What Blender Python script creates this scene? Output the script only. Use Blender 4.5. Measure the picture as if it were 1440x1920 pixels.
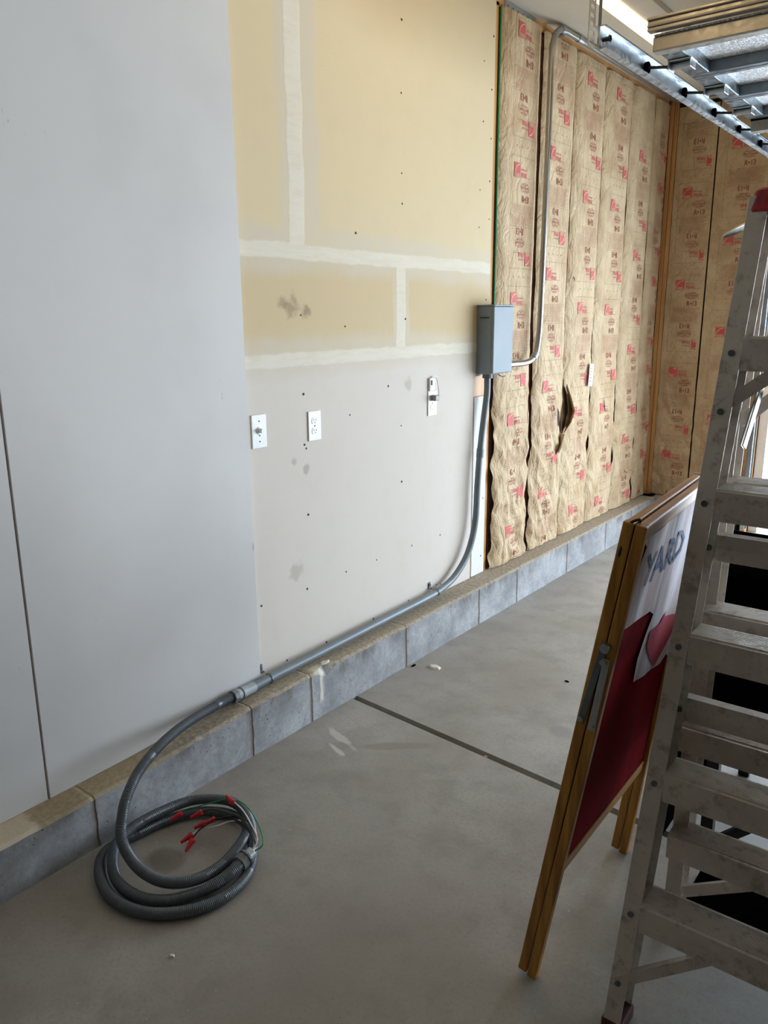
import bpy, bmesh, math, random
from mathutils import Vector, Matrix, noise
random.seed(7)
D = bpy.data
SC = bpy.context.scene
COL = SC.collection
for o in list(D.objects): D.objects.remove(o)

# ------------------------------------------------------------------ camera
cam = D.cameras.new('camera'); co = D.objects.new('camera', cam); COL.objects.link(co)
R_ = Vector((0.79201626, 0.61045593, -0.0073352)); U_ = Vector((-0.14093531, 0.19451608, 0.97072176)); F_ = Vector((-0.59400966, 0.76779363, -0.24009469))
M = Matrix.Identity(4)
for i in range(3):
    M[i][0] = R_[i]; M[i][1] = U_[i]; M[i][2] = -F_[i]
M[0][3], M[1][3], M[2][3] = 2.1, 0.0, 1.565
co.matrix_world = M
cam.sensor_fit = 'VERTICAL'; cam.sensor_height = 24; cam.sensor_width = 18; cam.lens = 18.4744
cam.clip_start = 0.02
SC.camera = co
SC.view_settings.view_transform = 'Standard'; SC.view_settings.look = 'None'
SC.view_settings.gamma = 1; SC.view_settings.use_curve_mapping = False
SC.view_settings.exposure = 0.0
# ------------------------------------------------------------------ world and light
W = D.worlds.new('sky'); SC.world = W; W.use_nodes = True
nt = W.node_tree; nt.nodes.clear()
wo = nt.nodes.new('ShaderNodeOutputWorld'); bg = nt.nodes.new('ShaderNodeBackground')
sk = nt.nodes.new('ShaderNodeTexSky'); sk.sky_type = 'NISHITA'; sk.sun_disc = False
sk.sun_elevation = math.radians(50); sk.sun_rotation = math.radians(200); sk.dust_density = 3.0
mixw = nt.nodes.new('ShaderNodeMixRGB'); mixw.inputs[0].default_value = 0.62
mixw.inputs[2].default_value = (5.6, 5.9, 6.3, 1)
nt.links.new(sk.outputs[0], mixw.inputs[1]); nt.links.new(mixw.outputs[0], bg.inputs[0])
bg.inputs[1].default_value = 0.62; nt.links.new(bg.outputs[0], wo.inputs[0])
sun = D.lights.new('sun', 'SUN'); sun.energy = 3.0; sun.angle = math.radians(1); sun.color = (1, .95, .88)
so = D.objects.new("sun", sun); COL.objects.link(so); so.rotation_euler = (math.radians(38), math.radians(-15), 0)
def area(name, loc, rot, sx, sy, e, col):
    a = D.lights.new(name, 'AREA'); a.shape = 'RECTANGLE'; a.size = sx; a.size_y = sy; a.energy = e; a.color = col
    ob = D.objects.new(name, a); COL.objects.link(ob); ob.location = loc; ob.rotation_euler = rot
    return ob
# daylight entering through the open garage doorway
area('doorway_daylight', (3.3, 6.32, 1.1), (math.radians(-90), 0, 0), 4.9, 2.1, 330, (.70, .85, 1.0))
# unseen second doorway, added with its lamp to light the left wall
area('added_second_doorway_light', (7.7, 6.32, 1.15), (math.radians(-90), 0, 0), 2.8, 2.1, 330, (.82, .91, 1.0))
# unseen warm bulb, added under the ceiling to warm the upper drywall
bulb = D.lights.new('added_warm_bulb', 'POINT'); bulb.energy = 8; bulb.color = (1, .74, .42); bulb.shadow_soft_size = .12
bo = D.objects.new('added_warm_bulb', bulb); COL.objects.link(bo); bo.location = (.95, 2.75, 2.9)

# ------------------------------------------------------------------ material helpers
def hexc(h):
    h = h.lstrip('#'); v = [int(h[i:i+2], 16)/255 for i in (0, 2, 4)]
    return tuple((c/12.92 if c <= .04045 else ((c+.055)/1.055)**2.4) for c in v)+(1,)
class NT:
    def __init__(s, name):
        s.m = D.materials.new(name); s.m.use_nodes = True; s.t = s.m.node_tree; s.b = s.t.nodes['Principled BSDF']
        g = s.n('ShaderNodeNewGeometry'); s.pos = g.outputs['Position']
        tc = s.n('ShaderNodeTexCoord'); s.obj = tc.outputs['Object']
        sp = s.n('ShaderNodeSeparateXYZ'); s.l(s.pos, sp.inputs[0]); s.x, s.y, s.z = sp.outputs
    def n(s, t): return s.t.nodes.new(t)
    def l(s, a, b): s.t.links.new(a, b)
    def put(s, v, i):
        if isinstance(v, (int, float)): i.default_value = v
        elif isinstance(v, tuple): i.default_value = v if len(v) == 4 or i.type == 'VECTOR' else v+(1,)
        else: s.l(v, i)
    def math(s, op, a, b=0.0, c=0.0, clamp=False):
        n = s.n('ShaderNodeMath'); n.operation = op; n.use_clamp = clamp
        s.put(a, n.inputs[0]); s.put(b, n.inputs[1])
        if op in ('MULTIPLY_ADD', 'SMOOTH_MIN'): s.put(c, n.inputs[2])
        return n.outputs[0]
    def map(s, v, scale=(1, 1, 1), rot=(0, 0, 0)):
        n = s.n('ShaderNodeMapping'); s.l(v, n.inputs[0]); n.inputs['Scale'].default_value = scale; n.inputs['Rotation'].default_value = rot
        return n.outputs[0]
    def noise(s, scale, detail=4, rough=.55, vec=None, out='Fac', dist=0):
        n = s.n('ShaderNodeTexNoise'); s.l(vec or s.pos, n.inputs['Vector']); n.inputs['Scale'].default_value = scale
        n.inputs['Detail'].default_value = detail; n.inputs['Roughness'].default_value = rough; n.inputs['Distortion'].default_value = dist
        return n.outputs[out]
    def vor(s, scale, feature='F1', vec=None):
        n = s.n('ShaderNodeTexVoronoi'); n.feature = feature; s.l(vec or s.pos, n.inputs['Vector']); n.inputs['Scale'].default_value = scale
        return n.outputs['Distance']
    def rng(s, v, a, b, c=0.0, d=1.0):
        n = s.n('ShaderNodeMapRange'); n.interpolation_type = 'SMOOTHSTEP'; s.put(v, n.inputs[0])
        for i, k in enumerate((a, b, c, d)): n.inputs[i+1].default_value = k
        return n.outputs[0]
    def mix(s, f, a, b, mode='MIX'):
        n = s.n('ShaderNodeMixRGB'); n.blend_type = mode; s.put(f, n.inputs[0]); s.put(a, n.inputs[1]); s.put(b, n.inputs[2])
        return n.outputs[0]
    def band(s, v, a, b, soft):
        return s.math('MULTIPLY', s.rng(v, a-soft, a+soft), s.rng(v, b-soft, b+soft, 1, 0))
    def col(s, v): s.put(v, s.b.inputs['Base Color'])
    def bump(s, h, strength=.3, dist=.002):
        n = s.n('ShaderNodeBump'); s.l(h, n.inputs['Height']); n.inputs['Strength'].default_value = strength; n.inputs['Distance'].default_value = dist
        s.l(n.outputs[0], s.b.inputs['Normal'])
    def set(s, rough=.6, metal=0, spec=.5):
        s.put(rough, s.b.inputs['Roughness']); s.b.inputs['Metallic'].default_value = metal; s.b.inputs['Specular IOR Level'].default_value = spec
def simple(name, c, rough=.6, metal=0, var=.12, scale=30, bump=0, spec=.5):
    t = NT(name); c = hexc(c) if isinstance(c, str) else c
    f = t.rng(t.noise(scale, 5), .3, .7)
    t.col(t.mix(f, tuple(x*(1-var) for x in c[:3]), tuple(min(1, x*(1+var)) for x in c[:3])))
    t.set(rough, metal, spec)
    if bump: t.bump(t.noise(scale*3, 4), bump, .002)
    return t.m
def wood(name, c1, c2, axis='z', rough=.5, freq=60):
    t = NT(name); sc = {'z': (freq, freq, 2.2), 'y': (freq, 2.2, freq), 'x': (2.2, freq, freq)}[axis]
    g = t.noise(1, 5, .6, t.map(t.pos, sc)); t.col(t.mix(t.rng(g, .3, .7), hexc(c1), hexc(c2))); t.set(rough)
    t.bump(g, .15, .001); return t.m

# ------------------------------------------------------------------ object helpers
def link(name, me, mat, parent=None, smooth=False):
    o = D.objects.new(name, me); COL.objects.link(o)
    if mat:
        for m_ in (mat if isinstance(mat, (list, tuple)) else [mat]): me.materials.append(m_)
    if smooth:
        for p in me.polygons: p.use_smooth = True
    if parent: o.parent = parent
    return o
def tag(o, label=None, cat=None, group=None, kind=None):
    for k, v in (('label', label), ('category', cat), ('group', group), ('kind', kind)):
        if v: o[k] = v
    return o
def thing(name, label, cat, loc=(0, 0, 0), rz=0, group=None):
    o = D.objects.new(name, None); COL.objects.link(o); o.location = loc; o.rotation_euler = (0, 0, rz); o.empty_display_size = .05
    return tag(o, label, cat, group)
class MB:
    """collects shapes, builds them as one mesh object"""
    def __init__(s): s.v = []; s.f = []; s.mi = []
    def add(s, vs, fs, mi=0):
        k = len(s.v); s.v += [tuple(v) for v in vs]; s.f += [tuple(i+k for i in f) for f in fs]; s.mi += [mi]*len(fs); return s
    def box(s, x0, x1, y0, y1, z0, z1, mi=0):
        v = [(x, y, z) for z in (z0, z1) for y in (y0, y1) for x in (x0, x1)]
        return s.add(v, [(0, 2, 3, 1), (4, 5, 7, 6), (0, 1, 5, 4), (2, 6, 7, 3), (0, 4, 6, 2), (1, 3, 7, 5)], mi)
    def hexa(s, a, b, mi=0):   # two quads (4 points each), joined
        v = list(a)+list(b)
        return s.add(v, [(3, 2, 1, 0), (4, 5, 6, 7), (0, 1, 5, 4), (1, 2, 6, 5), (2, 3, 7, 6), (3, 0, 4, 7)], mi)
    def loft(s, rings, closed=True, cap=True, mi=0):
        n = len(rings[0]); vs = [p for r in rings for p in r]; fs = []
        for i in range(len(rings)-1):
            for j in range(n if closed else n-1):
                a = i*n+j; b = i*n+(j+1) % n
                fs.append((a, b, b+n, a+n))
        if cap and closed:
            fs.append(tuple(reversed(range(n)))); fs.append(tuple(range((len(rings)-1)*n, len(rings)*n)))
        return s.add(vs, fs, mi)
    def beam(s, a, b, w, h, up=(0, 0, 1), mi=0):
        a = Vector(a); b = Vector(b); d = (b-a).normalized(); sd = d.cross(Vector(up)).normalized(); u = sd.cross(d)
        q = [(-w/2, -h/2), (w/2, -h/2), (w/2, h/2), (-w/2, h/2)]
        return s.loft([[p+sd*x+u*y for x, y in q] for p in (a, b)], mi=mi)
    def cyl(s, a, b, r, n=16, r2=None, mi=0):
        a = Vector(a); b = Vector(b); return s.tube([a, b], r, n, radii=[r, r if r2 is None else r2], mi=mi)
    def tube(s, pts, r, n=12, radii=None, cap=True, mi=0):
        pts = [Vector(p) for p in pts]; rings = []; prev = None
        for i, p in enumerate(pts):
            t = (pts[min(i+1, len(pts)-1)]-pts[max(i-1, 0)]).normalized()
            if prev is None:
                a = Vector((0, 0, 1)) if abs(t.z) < .9 else Vector((1, 0, 0)); u = t.cross(a).normalized()
            else: u = (prev-t*prev.dot(t)).normalized()
            prev = u; w = t.cross(u); rr = radii[i] if radii else r
            rings.append([p+(u*math.cos(k*2*math.pi/n)+w*math.sin(k*2*math.pi/n))*rr for k in range(n)])
        return s.loft(rings, cap=cap, mi=mi)
    def sphere(s, c, r, n=10, m=6, sc=(1, 1, 1), mi=0):
        rings = [[(c[0]+r*sc[0]*math.sin(math.pi*i/m)*math.cos(2*math.pi*j/n), c[1]+r*sc[1]*math.sin(math.pi*i/m)*math.sin(2*math.pi*j/n), c[2]-r*sc[2]*math.cos(math.pi*i/m)) for j in range(n)] for i in range(m+1)]
        rings[0] = [(x+1e-5*math.cos(j), y+1e-5*math.sin(j), z) for j, (x, y, z) in enumerate(rings[0])]
        return s.loft(rings, mi=mi)
    def build(s, name, mat, parent=None, smooth=False, bevel=0, seg=2):
        me = D.meshes.new(name); me.from_pydata(s.v, [], s.f); me.update()
        if len(set(s.mi)) > 1:
            for p, k in zip(me.polygons, s.mi): p.material_index = k
        bm = bmesh.new(); bm.from_mesh(me); bmesh.ops.recalc_face_normals(bm, faces=bm.faces); bm.to_mesh(me); bm.free()
        o = link(name, me, mat, parent, smooth)
        if smooth: 
            try: me.set_sharp_from_angle(angle=math.radians(40))
            except Exception: pass
        if bevel:
            b = o.modifiers.new('bevel', 'BEVEL'); b.width = bevel; b.segments = seg; b.limit_method = 'ANGLE'; b.angle_limit = math.radians(40)
        return o
def build_each(mb, name, mat, parent=None, **kw):
    """every loose piece of mb becomes an object of its own"""
    par = list(range(len(mb.v)))
    def find(i):
        while par[i] != i: par[i] = par[par[i]]; i = par[i]
        return i
    for f in mb.f:
        for i in f[1:]: par[find(i)] = find(f[0])
    groups = {}
    for f in mb.f: groups.setdefault(find(f[0]), []).append(f)
    res = []
    for fs in groups.values():
        used = sorted({i for f in fs for i in f}); ix = {o_: n_ for n_, o_ in enumerate(used)}
        q = MB(); q.add([mb.v[i] for i in used], [tuple(ix[i] for i in f) for f in fs]); res.append(q.build(name, mat, parent, **kw))
    return res
def spline(pts, step=.01):
    P = [Vector(p) for p in pts]; P = [P[0]*2-P[1]]+P+[P[-1]*2-P[-2]]; out = []
    for i in range(1, len(P)-2):
        a, b, c, d = P[i-1:i+3]; n = max(2, int((c-b).length/step))
        for k in range(n):
            t = k/n; out.append(.5*((2*b)+(c-a)*t+(2*a-5*b+4*c-d)*t*t+(3*b-a-3*c+d)*t**3))
    out.append(P[-2]); return out
def copy_tree(o, parent=None):
    c = o.copy(); COL.objects.link(c); c.parent = parent
    for ch in [x for x in D.objects if x.parent == o]: copy_tree(ch, c)
    return c
def text_polys(body, size, squash=1.0):
    """letters as (vertices, faces) centred on the origin in the XY plane"""
    cu = D.curves.new('lettering', 'FONT'); cu.body = body; cu.size = size; cu.align_x = 'CENTER'; cu.align_y = 'CENTER'; cu.resolution_u = 2; cu.offset = size*.018
    ob = D.objects.new('lettering', cu); COL.objects.link(ob)
    dg = bpy.context.evaluated_depsgraph_get(); me = D.meshes.new_from_object(ob.evaluated_get(dg))
    v = [(p.co.x*squash, p.co.y) for p in me.vertices]; f = [tuple(p.vertices) for p in me.polygons]
    D.objects.remove(ob); D.curves.remove(cu); D.meshes.remove(me)
    return v, f
def lerp_tab(tab, x):
    if x <= tab[0][0]: return tab[0][1]
    for (a, va), (b, vb) in zip(tab, tab[1:]):
        if x <= b: return va+(vb-va)*(x-a)/(b-a)
    return tab[-1][1]

# ------------------------------------------------------------------ materials
CEIL = 3.03
def m_drywall():
    t = NT('drywall_paper'); nz = t.noise(9, 5, .6); nf = t.noise(60, 3, .6)
    def wob(v, amp, sc, off=(1, 1, 1)):
        return t.math('MULTIPLY_ADD', t.math('SUBTRACT', t.noise(sc, 4, .6, t.map(t.pos, off)), .5), amp, v)
    y = t.y; z = t.z
    zw = wob(z, .10, 5, (1, 1.2, .2)); zn = wob(z, .035, 9, (1, .6, .2)); yw = wob(y, .10, 5, (1, .2, 1)); yn = wob(y, .035, 9, (1, .2, .5))
    base = t.mix(t.rng(z, 1.36, 1.46), hexc('#d5ccc2'), hexc('#cdb994'))
    base = t.mix(t.rng(z, 1.75, 1.85), base, hexc('#d8c6a2'))
    base = t.mix(t.math('MULTIPLY', t.rng(nz, .45, .8), .12), base, hexc('#c0ae93'))
    wide = t.math('MAXIMUM', t.band(zw, 1.72, 1.885, .03), t.band(zw, 1.35, 1.49, .03))
    wide = t.math('MAXIMUM', wide, t.math('MULTIPLY', t.band(yw, 2.13, 2.335, .022), t.rng(z, 1.78, 1.8)))
    wide = t.math('MAXIMUM', wide, t.math('MULTIPLY', t.band(yw, 2.785, 2.905, .008), t.band(z, 1.43, 1.8, .01)))
    wide = t.math('MULTIPLY', wide, t.rng(t.noise(4, 3), .25, .6, .35, .75))
    nar = t.math('MAXIMUM', t.band(zn, 1.772, 1.826, .005), t.band(zn, 1.388, 1.438, .005))
    nar = t.math('MAXIMUM', nar, t.math('MULTIPLY', t.band(yn, 2.172, 2.25, .006), t.rng(z, 1.79, 1.8)))
    nar = t.math('MAXIMUM', nar, t.math('MULTIPLY', t.band(yn, 2.812, 2.876, .005), t.band(z, 1.43, 1.78, .004)))
    streak = t.rng(t.noise(40, 4, .7, t.map(t.pos, (1, .15, 1))), .35, .6, .62, 1)
    c = t.mix(wide, base, hexc('#cfc5b3')); c = t.mix(t.math('MULTIPLY', nar, t.math('MULTIPLY', streak, .72)), c, hexc('#e2dccd'))
    # smudges and scuffs of the paper
    def blot(cy, cz, r, col, k):
        n = t.n('ShaderNodeVectorMath'); n.operation = 'DISTANCE'; t.l(t.pos, n.inputs[0]); n.inputs[1].default_value = (0, cy, cz)
        f = t.rng(t.math('ADD', n.outputs['Value'], t.math('MULTIPLY', t.math('SUBTRACT', t.noise(25, 4), .5), r*2)), r*.3, r, k, 0)
        return t.mix(f, c, hexc(col))
    for b in ((2.17, 1.60, .05, '#8f7a63', .6), (2.12, 1.62, .03, '#8a7760', .5), (2.24, 1.585, .03, '#846f5c', .65), (2.22, .99, .025, '#8d8378', .5), (2.15, 1.03, .02, '#8d8378', .4), (2.14, .59, .05, '#8d7e70', .35), (2.9, 1.27, .04, '#a79f94', .5)): c = blot(*b)
    speck = t.math('MULTIPLY', t.rng(t.vor(75), .06, .1, 1, 0), t.rng(t.noise(3, 3), .55, .65))
    c = t.mix(t.math('MULTIPLY', speck, .5), c, hexc('#6d5b48'))
    t.col(c); t.set(.85, 0, .3)
    h = t.math('ADD', t.math('MULTIPLY', nar, .6), t.math('MULTIPLY', t.math('MULTIPLY', nar, t.noise(70, 4, .7, t.map(t.pos, (1, .2, 1)))), .8)); h = t.math('ADD', h, t.math('MULTIPLY', wide, .25)); h = t.math('ADD', h, t.math('MULTIPLY', nf, .1))
    t.bump(h, .5, .0015); return t.m
def m_white():
    t = NT('white_wall_paint'); n = t.noise(2, 4)
    c = t.mix(t.rng(n, .35, .7), hexc('#d1cecb'), hexc('#cac7c4'))
    sc = t.math('MULTIPLY', t.rng(t.noise(26, 4, .6, t.map(t.pos, (1, 1, .4))), .70, .76), t.rng(t.noise(2.5, 2), .52, .6))
    c = t.mix(t.math('MULTIPLY', sc, .55), c, hexc('#8d8a86'))
    t.col(c); t.set(.62, 0, .4); t.bump(t.noise(45, 4), .12, .001); return t.m
def m_floor():
    t = NT('floor_concrete'); big = t.noise(1.3, 6, .6); mid = t.noise(7, 6, .65); fine = t.noise(90, 4, .7)
    c = t.mix(t.rng(big, .35, .68), hexc('#958e84'), hexc('#aba69d')); c = t.mix(t.math('MULTIPLY', t.rng(mid, .42, .72), .5), c, hexc('#807a71'))
    c = t.mix(t.math('MULTIPLY', t.rng(fine, .45, .75), .45), c, hexc('#7d776e'))
    def blot(c, cx, cy, rx, ry, col, k, rot=0, wob=.8):
        mp = t.n('ShaderNodeMapping'); mp.vector_type = 'TEXTURE'; t.l(t.pos, mp.inputs[0]); mp.inputs['Location'].default_value = (cx, cy, 0); mp.inputs['Rotation'].default_value = (0, 0, rot); mp.inputs['Scale'].default_value = (rx, ry, 1)
        n = t.n('ShaderNodeVectorMath'); n.operation = 'LENGTH'; t.l(mp.outputs[0], n.inputs[0])
        d = t.math('ADD', n.outputs['Value'], t.math('MULTIPLY', t.math('SUBTRACT', t.noise(14, 4), .5), wob))
        return t.mix(t.rng(d, .6, 1.05, k, 0), c, hexc(col))
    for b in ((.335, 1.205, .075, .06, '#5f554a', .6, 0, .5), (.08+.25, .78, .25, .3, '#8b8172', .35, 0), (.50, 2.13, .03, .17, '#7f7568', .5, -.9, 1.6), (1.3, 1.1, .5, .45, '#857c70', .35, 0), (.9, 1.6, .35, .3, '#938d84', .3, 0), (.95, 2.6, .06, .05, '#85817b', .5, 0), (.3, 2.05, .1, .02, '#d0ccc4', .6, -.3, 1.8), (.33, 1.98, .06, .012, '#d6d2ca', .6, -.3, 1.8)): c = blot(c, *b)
    pit = t.math('MULTIPLY', t.rng(t.vor(38), .05, .09, 1, 0), t.rng(t.noise(5, 3), .56, .62))
    c = t.mix(t.math('MULTIPLY', pit, .6), c, hexc('#4f4a44'))
    wsp = t.math('MULTIPLY', t.rng(t.vor(22), .035, .06, 1, 0), t.rng(t.noise(7, 2, .5), .58, .62))
    c = t.mix(t.math('MULTIPLY', wsp, .6), c, hexc('#d5d0c5'))
    t.col(c); t.set(t.rng(big, .3, .7, .52, .68), 0, .45); t.bump(t.math('ADD', t.math('MULTIPLY', mid, .6), t.math('MULTIPLY', fine, .3)), .22, .003); return t.m
JOINTS = (1.117, 1.759, 2.077, 2.711, 3.356, 3.766, 4.415, 5.03, 5.5)
def m_curb():
    t = NT('curb_concrete'); big = t.noise(4, 6, .65); fine = t.noise(60, 5, .7)
    face = t.mix(t.rng(big, .35, .7), hexc('#88888a'), hexc('#b2b3b5')); face = t.mix(t.math('MULTIPLY', t.rng(fine, .4, .7), .35), face, hexc('#77736d'))
    top = t.mix(t.rng(fine, .3, .7), hexc('#8b7f6e'), hexc('#b5a893')); top = t.mix(t.math('MULTIPLY', t.rng(t.y, 1.28, 1.5, 1, 0), .45), top, hexc('#a8956c')); 
    dirt = t.math('MULTIPLY', t.rng(t.z, .10, .19), t.rng(t.noise(14, 5, .7, t.map(t.pos, (1, 1, .35))), .45, .65))
    face = t.mix(t.math('MULTIPLY', dirt, .55), face, hexc('#55493d'))
    pits = t.rng(t.vor(48), .10, .17, 1, 0); pits = t.math('MULTIPLY', pits, t.rng(t.noise(9, 3), .5, .6)); face = t.mix(t.math('MULTIPLY', pits, .75), face, hexc('#4b453f'))
    dist = None
    yy = t.math('ADD', t.y, t.math('MULTIPLY', t.math('SUBTRACT', t.noise(18, 4, .6), .5), .014))
    for j in JOINTS:
        d = t.math('ABSOLUTE', t.math('SUBTRACT', yy, j)); dist = d if dist is None else t.math('MINIMUM', dist, d)
    face = t.mix(t.rng(dist, .004, .012, .75, 0), face, hexc('#5c4c3c'))
    # white drip down the face beside the third joint
    dr = t.math('MULTIPLY', t.band(t.math('ADD', t.y, t.math('MULTIPLY', t.math('SUBTRACT', t.noise(30, 4, .6, t.map(t.pos, (1, 1, .2))), .5), .05)), 2.135, 2.155, .004), t.rng(t.z, .05, .08))
    face = t.mix(t.math('MULTIPLY', dr, .85), face, hexc('#dcd6c8'))
    g = t.n('ShaderNodeNewGeometry'); sp = t.n('ShaderNodeSeparateXYZ'); t.l(g.outputs['True Normal'], sp.inputs[0])
    isup = t.rng(sp.outputs[2], .5, .8)
    sp_ = t.math('MULTIPLY', t.band(t.math('ADD', t.y, t.math('MULTIPLY', t.noise(40, 3), .03)), 2.12, 2.22, .01), t.rng(t.x, .06, .09)); top = t.mix(t.math('MULTIPLY', sp_, .6), top, hexc('#ded4bb'))
    lp = t.math('MULTIPLY', t.rng(t.math('ADD', t.y, t.math('MULTIPLY', t.noise(20, 3), .06)), .97, .99, 1, 0), .7); top = t.mix(lp, top, hexc('#d8ccb4'))
    t.col(t.mix(isup, face, top)); t.set(.9, 0, .25)
    h = t.math('SUBTRACT', t.math('ADD', t.math('MULTIPLY', fine, .35), t.math('MULTIPLY', big, .4)), t.math('MULTIPLY', pits, .9)); h = t.math('SUBTRACT', h, t.rng(dist, .002, .007, 1, 0))
    t.bump(h, .6, .005); return t.m
def m_paper():
    t = NT('kraft_paper'); v = t.noise(5, 5, .6); 
    c = t.mix(t.rng(v, .3, .7), hexc('#b79b78'), hexc('#d0b997')); c = t.mix(t.math('MULTIPLY', t.rng(t.noise(120, 3), .4, .7), .2), c, hexc('#a98c62'))
    c = t.mix(t.math('MULTIPLY', t.rng(t.noise(22, 4, .7, t.map(t.pos, (1, 1.5, .7))), .62, .75), .25), c, hexc('#8d6f49'))
    t.col(c); t.set(.7, 0, .3)
    r1 = t.math('ABSOLUTE', t.math('SUBTRACT', t.noise(7, 3, .5, t.map(t.pos, (1, 1.3, .7), (0.5, 0, 0)), dist=.6), .5))
    r2 = t.math('ABSOLUTE', t.math('SUBTRACT', t.noise(17, 3, .55, t.map(t.pos, (1, 1.2, .8), (-.6, 0, 0)), dist=.4), .5))
    h = t.math('ADD', t.math('MULTIPLY', t.rng(r1, 0, .10), .8), t.math('MULTIPLY', t.rng(r2, 0, .09), .35))
    t.bump(h, .38, .012); return t.m
def m_metal(name, c, rough=.35, var=.15, scale=12, bump=.1, dirt=None, metal=1.0, rv=.25):
    t = NT(name); n = t.noise(scale, 5, .65); k = hexc(c)
    base = t.mix(t.rng(n, .3, .7), tuple(x*(1-var) for x in k[:3]), tuple(min(1, x*(1+var)) for x in k[:3]))
    if dirt: base = t.mix(t.math('MULTIPLY', t.rng(t.noise(28, 5, .7), .5, .68), .6), base, hexc(dirt))
    t.col(base); t.set(t.rng(t.noise(35, 4), .3, .7, rough*(1-rv), min(1, rough*(1+rv))), metal); t.bump(t.noise(80, 4), bump, .001); return t.m
def m_foil():
    t = NT('embossed_door_skin'); v = t.noise(110, 2, .5); t.col(t.mix(t.rng(v, .4, .6), hexc('#c2c5ca'), hexc('#ffffff'))); t.set(.28, .25); t.bump(v, .8, .004); return t.m
MAT = dict(
    drywall=m_drywall(), white=m_white(), floor=m_floor(), curb=m_curb(), paper=m_paper(),
    ceil=simple('ceiling_paint', '#c9bda9', .85, var=.04, scale=3), patch=simple('drywall_patch', '#dedcd8', .8, var=.03, scale=8),
    stud=wood('stud_lumber', '#b9824a', '#d6a468'), studx=wood('plate_lumber', '#b9824a', '#d6a468', 'y'), dark=simple('shadowed_sheathing', '#3a2a1e', .9), drab=simple('low_bounce_drab', '#48433d', .9),  # drab is darkened to cut light bouncing off the unseen walls
    red=simple('print_red', '#c85a5a', .7, var=.1), redd=simple('print_dark_red', '#9c4f42', .75, var=.1), brown=simple('print_brown', '#8c6f4e', .8, var=.1), tan=simple('print_gap', '#d5bd95', .7),
    boxg=m_metal('grey_enamel', '#7d8890', .55, .03, 6, 0.0, metal=.0, rv=.03), pvc=simple('grey_pvc', '#6f7a80', .38, var=.06, scale=15), pvcl=simple('light_grey_pvc', '#a3acb0', .45, var=.06),
    flex=simple('flexible_sheath', '#50565c', .36, var=.08, scale=20), flexf=simple('fitting_grey', '#6e7274', .5, var=.1), galv=m_metal('galvanised_steel', '#aeb4b8', .38, .1), galvd=m_metal('dull_galvanised_steel', '#767d82', .42, .15),
    emt=m_metal('conduit_steel', '#a9a7a1', .32, .03, 5, 0.0, metal=.85, rv=.02), plate=simple('white_plastic', '#e6e6e3', .35, var=.02), slot=simple('dark_slot', '#1b1a19', .7), hole=simple('screw_dimple', '#2e2620', .8),
    alu=m_metal('weathered_aluminium', '#cfc6bb', .5, .08, 9, .2, '#8d8174', .5), alul=m_metal('brushed_aluminium', '#c8c6c0', .35, .1, 9, .1), redcap=simple('red_plastic', '#97262a', .55, var=.3, scale=60), rubber=simple('dark_red_rubber', '#4a1e19', .7, var=.2),
    oak=wood('varnished_oak', '#8d5a1c', '#c08a35', 'z', .35, 45), oaky=wood('varnished_oak_rail', '#8d5a1c', '#c08a35', 'y', .35, 45),
    canvas=None, cloth=None, blue=simple('blue_paint', '#134a7c', .6, var=.15), paintred=simple('faded_red_paint', '#a83344', .7, var=.1),
    black=simple('black_plastic', '#050505', .9, var=.3, spec=0.0), blackm=m_metal('black_steel', '#0d0d0e', .45, .2, metal=.1), rubberb=simple('tyre_rubber', '#080808', .85, spec=.05), wire_g=simple('green_wire', '#1f8a5a', .4), wire_k=simple('black_wire', '#141414', .4), wire_w=simple('white_wire', '#e4e2dc', .4), nut=simple('red_nut', '#c4202c', .4, var=.12, scale=80),
    foil=m_foil(), strut=m_metal('tan_strut', '#96928a', .45, .08, metal=.5), lens_=None, concrete=simple('driveway_concrete', '#bdbbb4', .9, var=.06, scale=3), sticker=simple('label_paper', '#cfdde6', .5, var=.04), fibre=simple('gap_shaded_fibre', '#7a5844', .95, var=.2, scale=90), pink=simple('pink_fibre', '#d99aa2', .95, var=.2, scale=90, bump=.5), gyp=simple('gypsum_chip', '#d9d3c4', .9),  # fibre: pink fibreglass turned brown, painting in the shade of the gaps
)
t = NT('red_canvas'); f = t.noise(5, 4, .5, t.map(t.pos, (2, 2, .5))); t.col(t.mix(t.rng(f, .3, .7), hexc('#6e0711'), hexc('#8a0d1b'))); t.set(.9, 0, .05); t.bump(t.math('ADD', t.noise(400, 2), t.math('MULTIPLY', f, 3)), .3, .004); MAT['canvas'] = t.m
t = NT('white_cotton_cloth'); f = t.noise(4, 4, .5, t.map(t.pos, (2, 2.5, .6))); t.col(t.mix(t.rng(f, .35, .65), hexc('#b9a9a8'), hexc('#d9d8e0'))); t.set(.8); t.bump(f, .5, .02); MAT['cloth'] = t.m
t = NT('lamp_lens'); t.col((1, .95, .85)); t.b.inputs['Emission Color'].default_value = (1, .84, .55, 1); t.b.inputs['Emission Strength'].default_value = 1.0; MAT['lens'] = t.m

# ================================================================== THE SETTING
def struct(o): o['kind'] = 'structure'; return o
XR, YB, YN = 9.6, 6.1, -3.2
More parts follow.
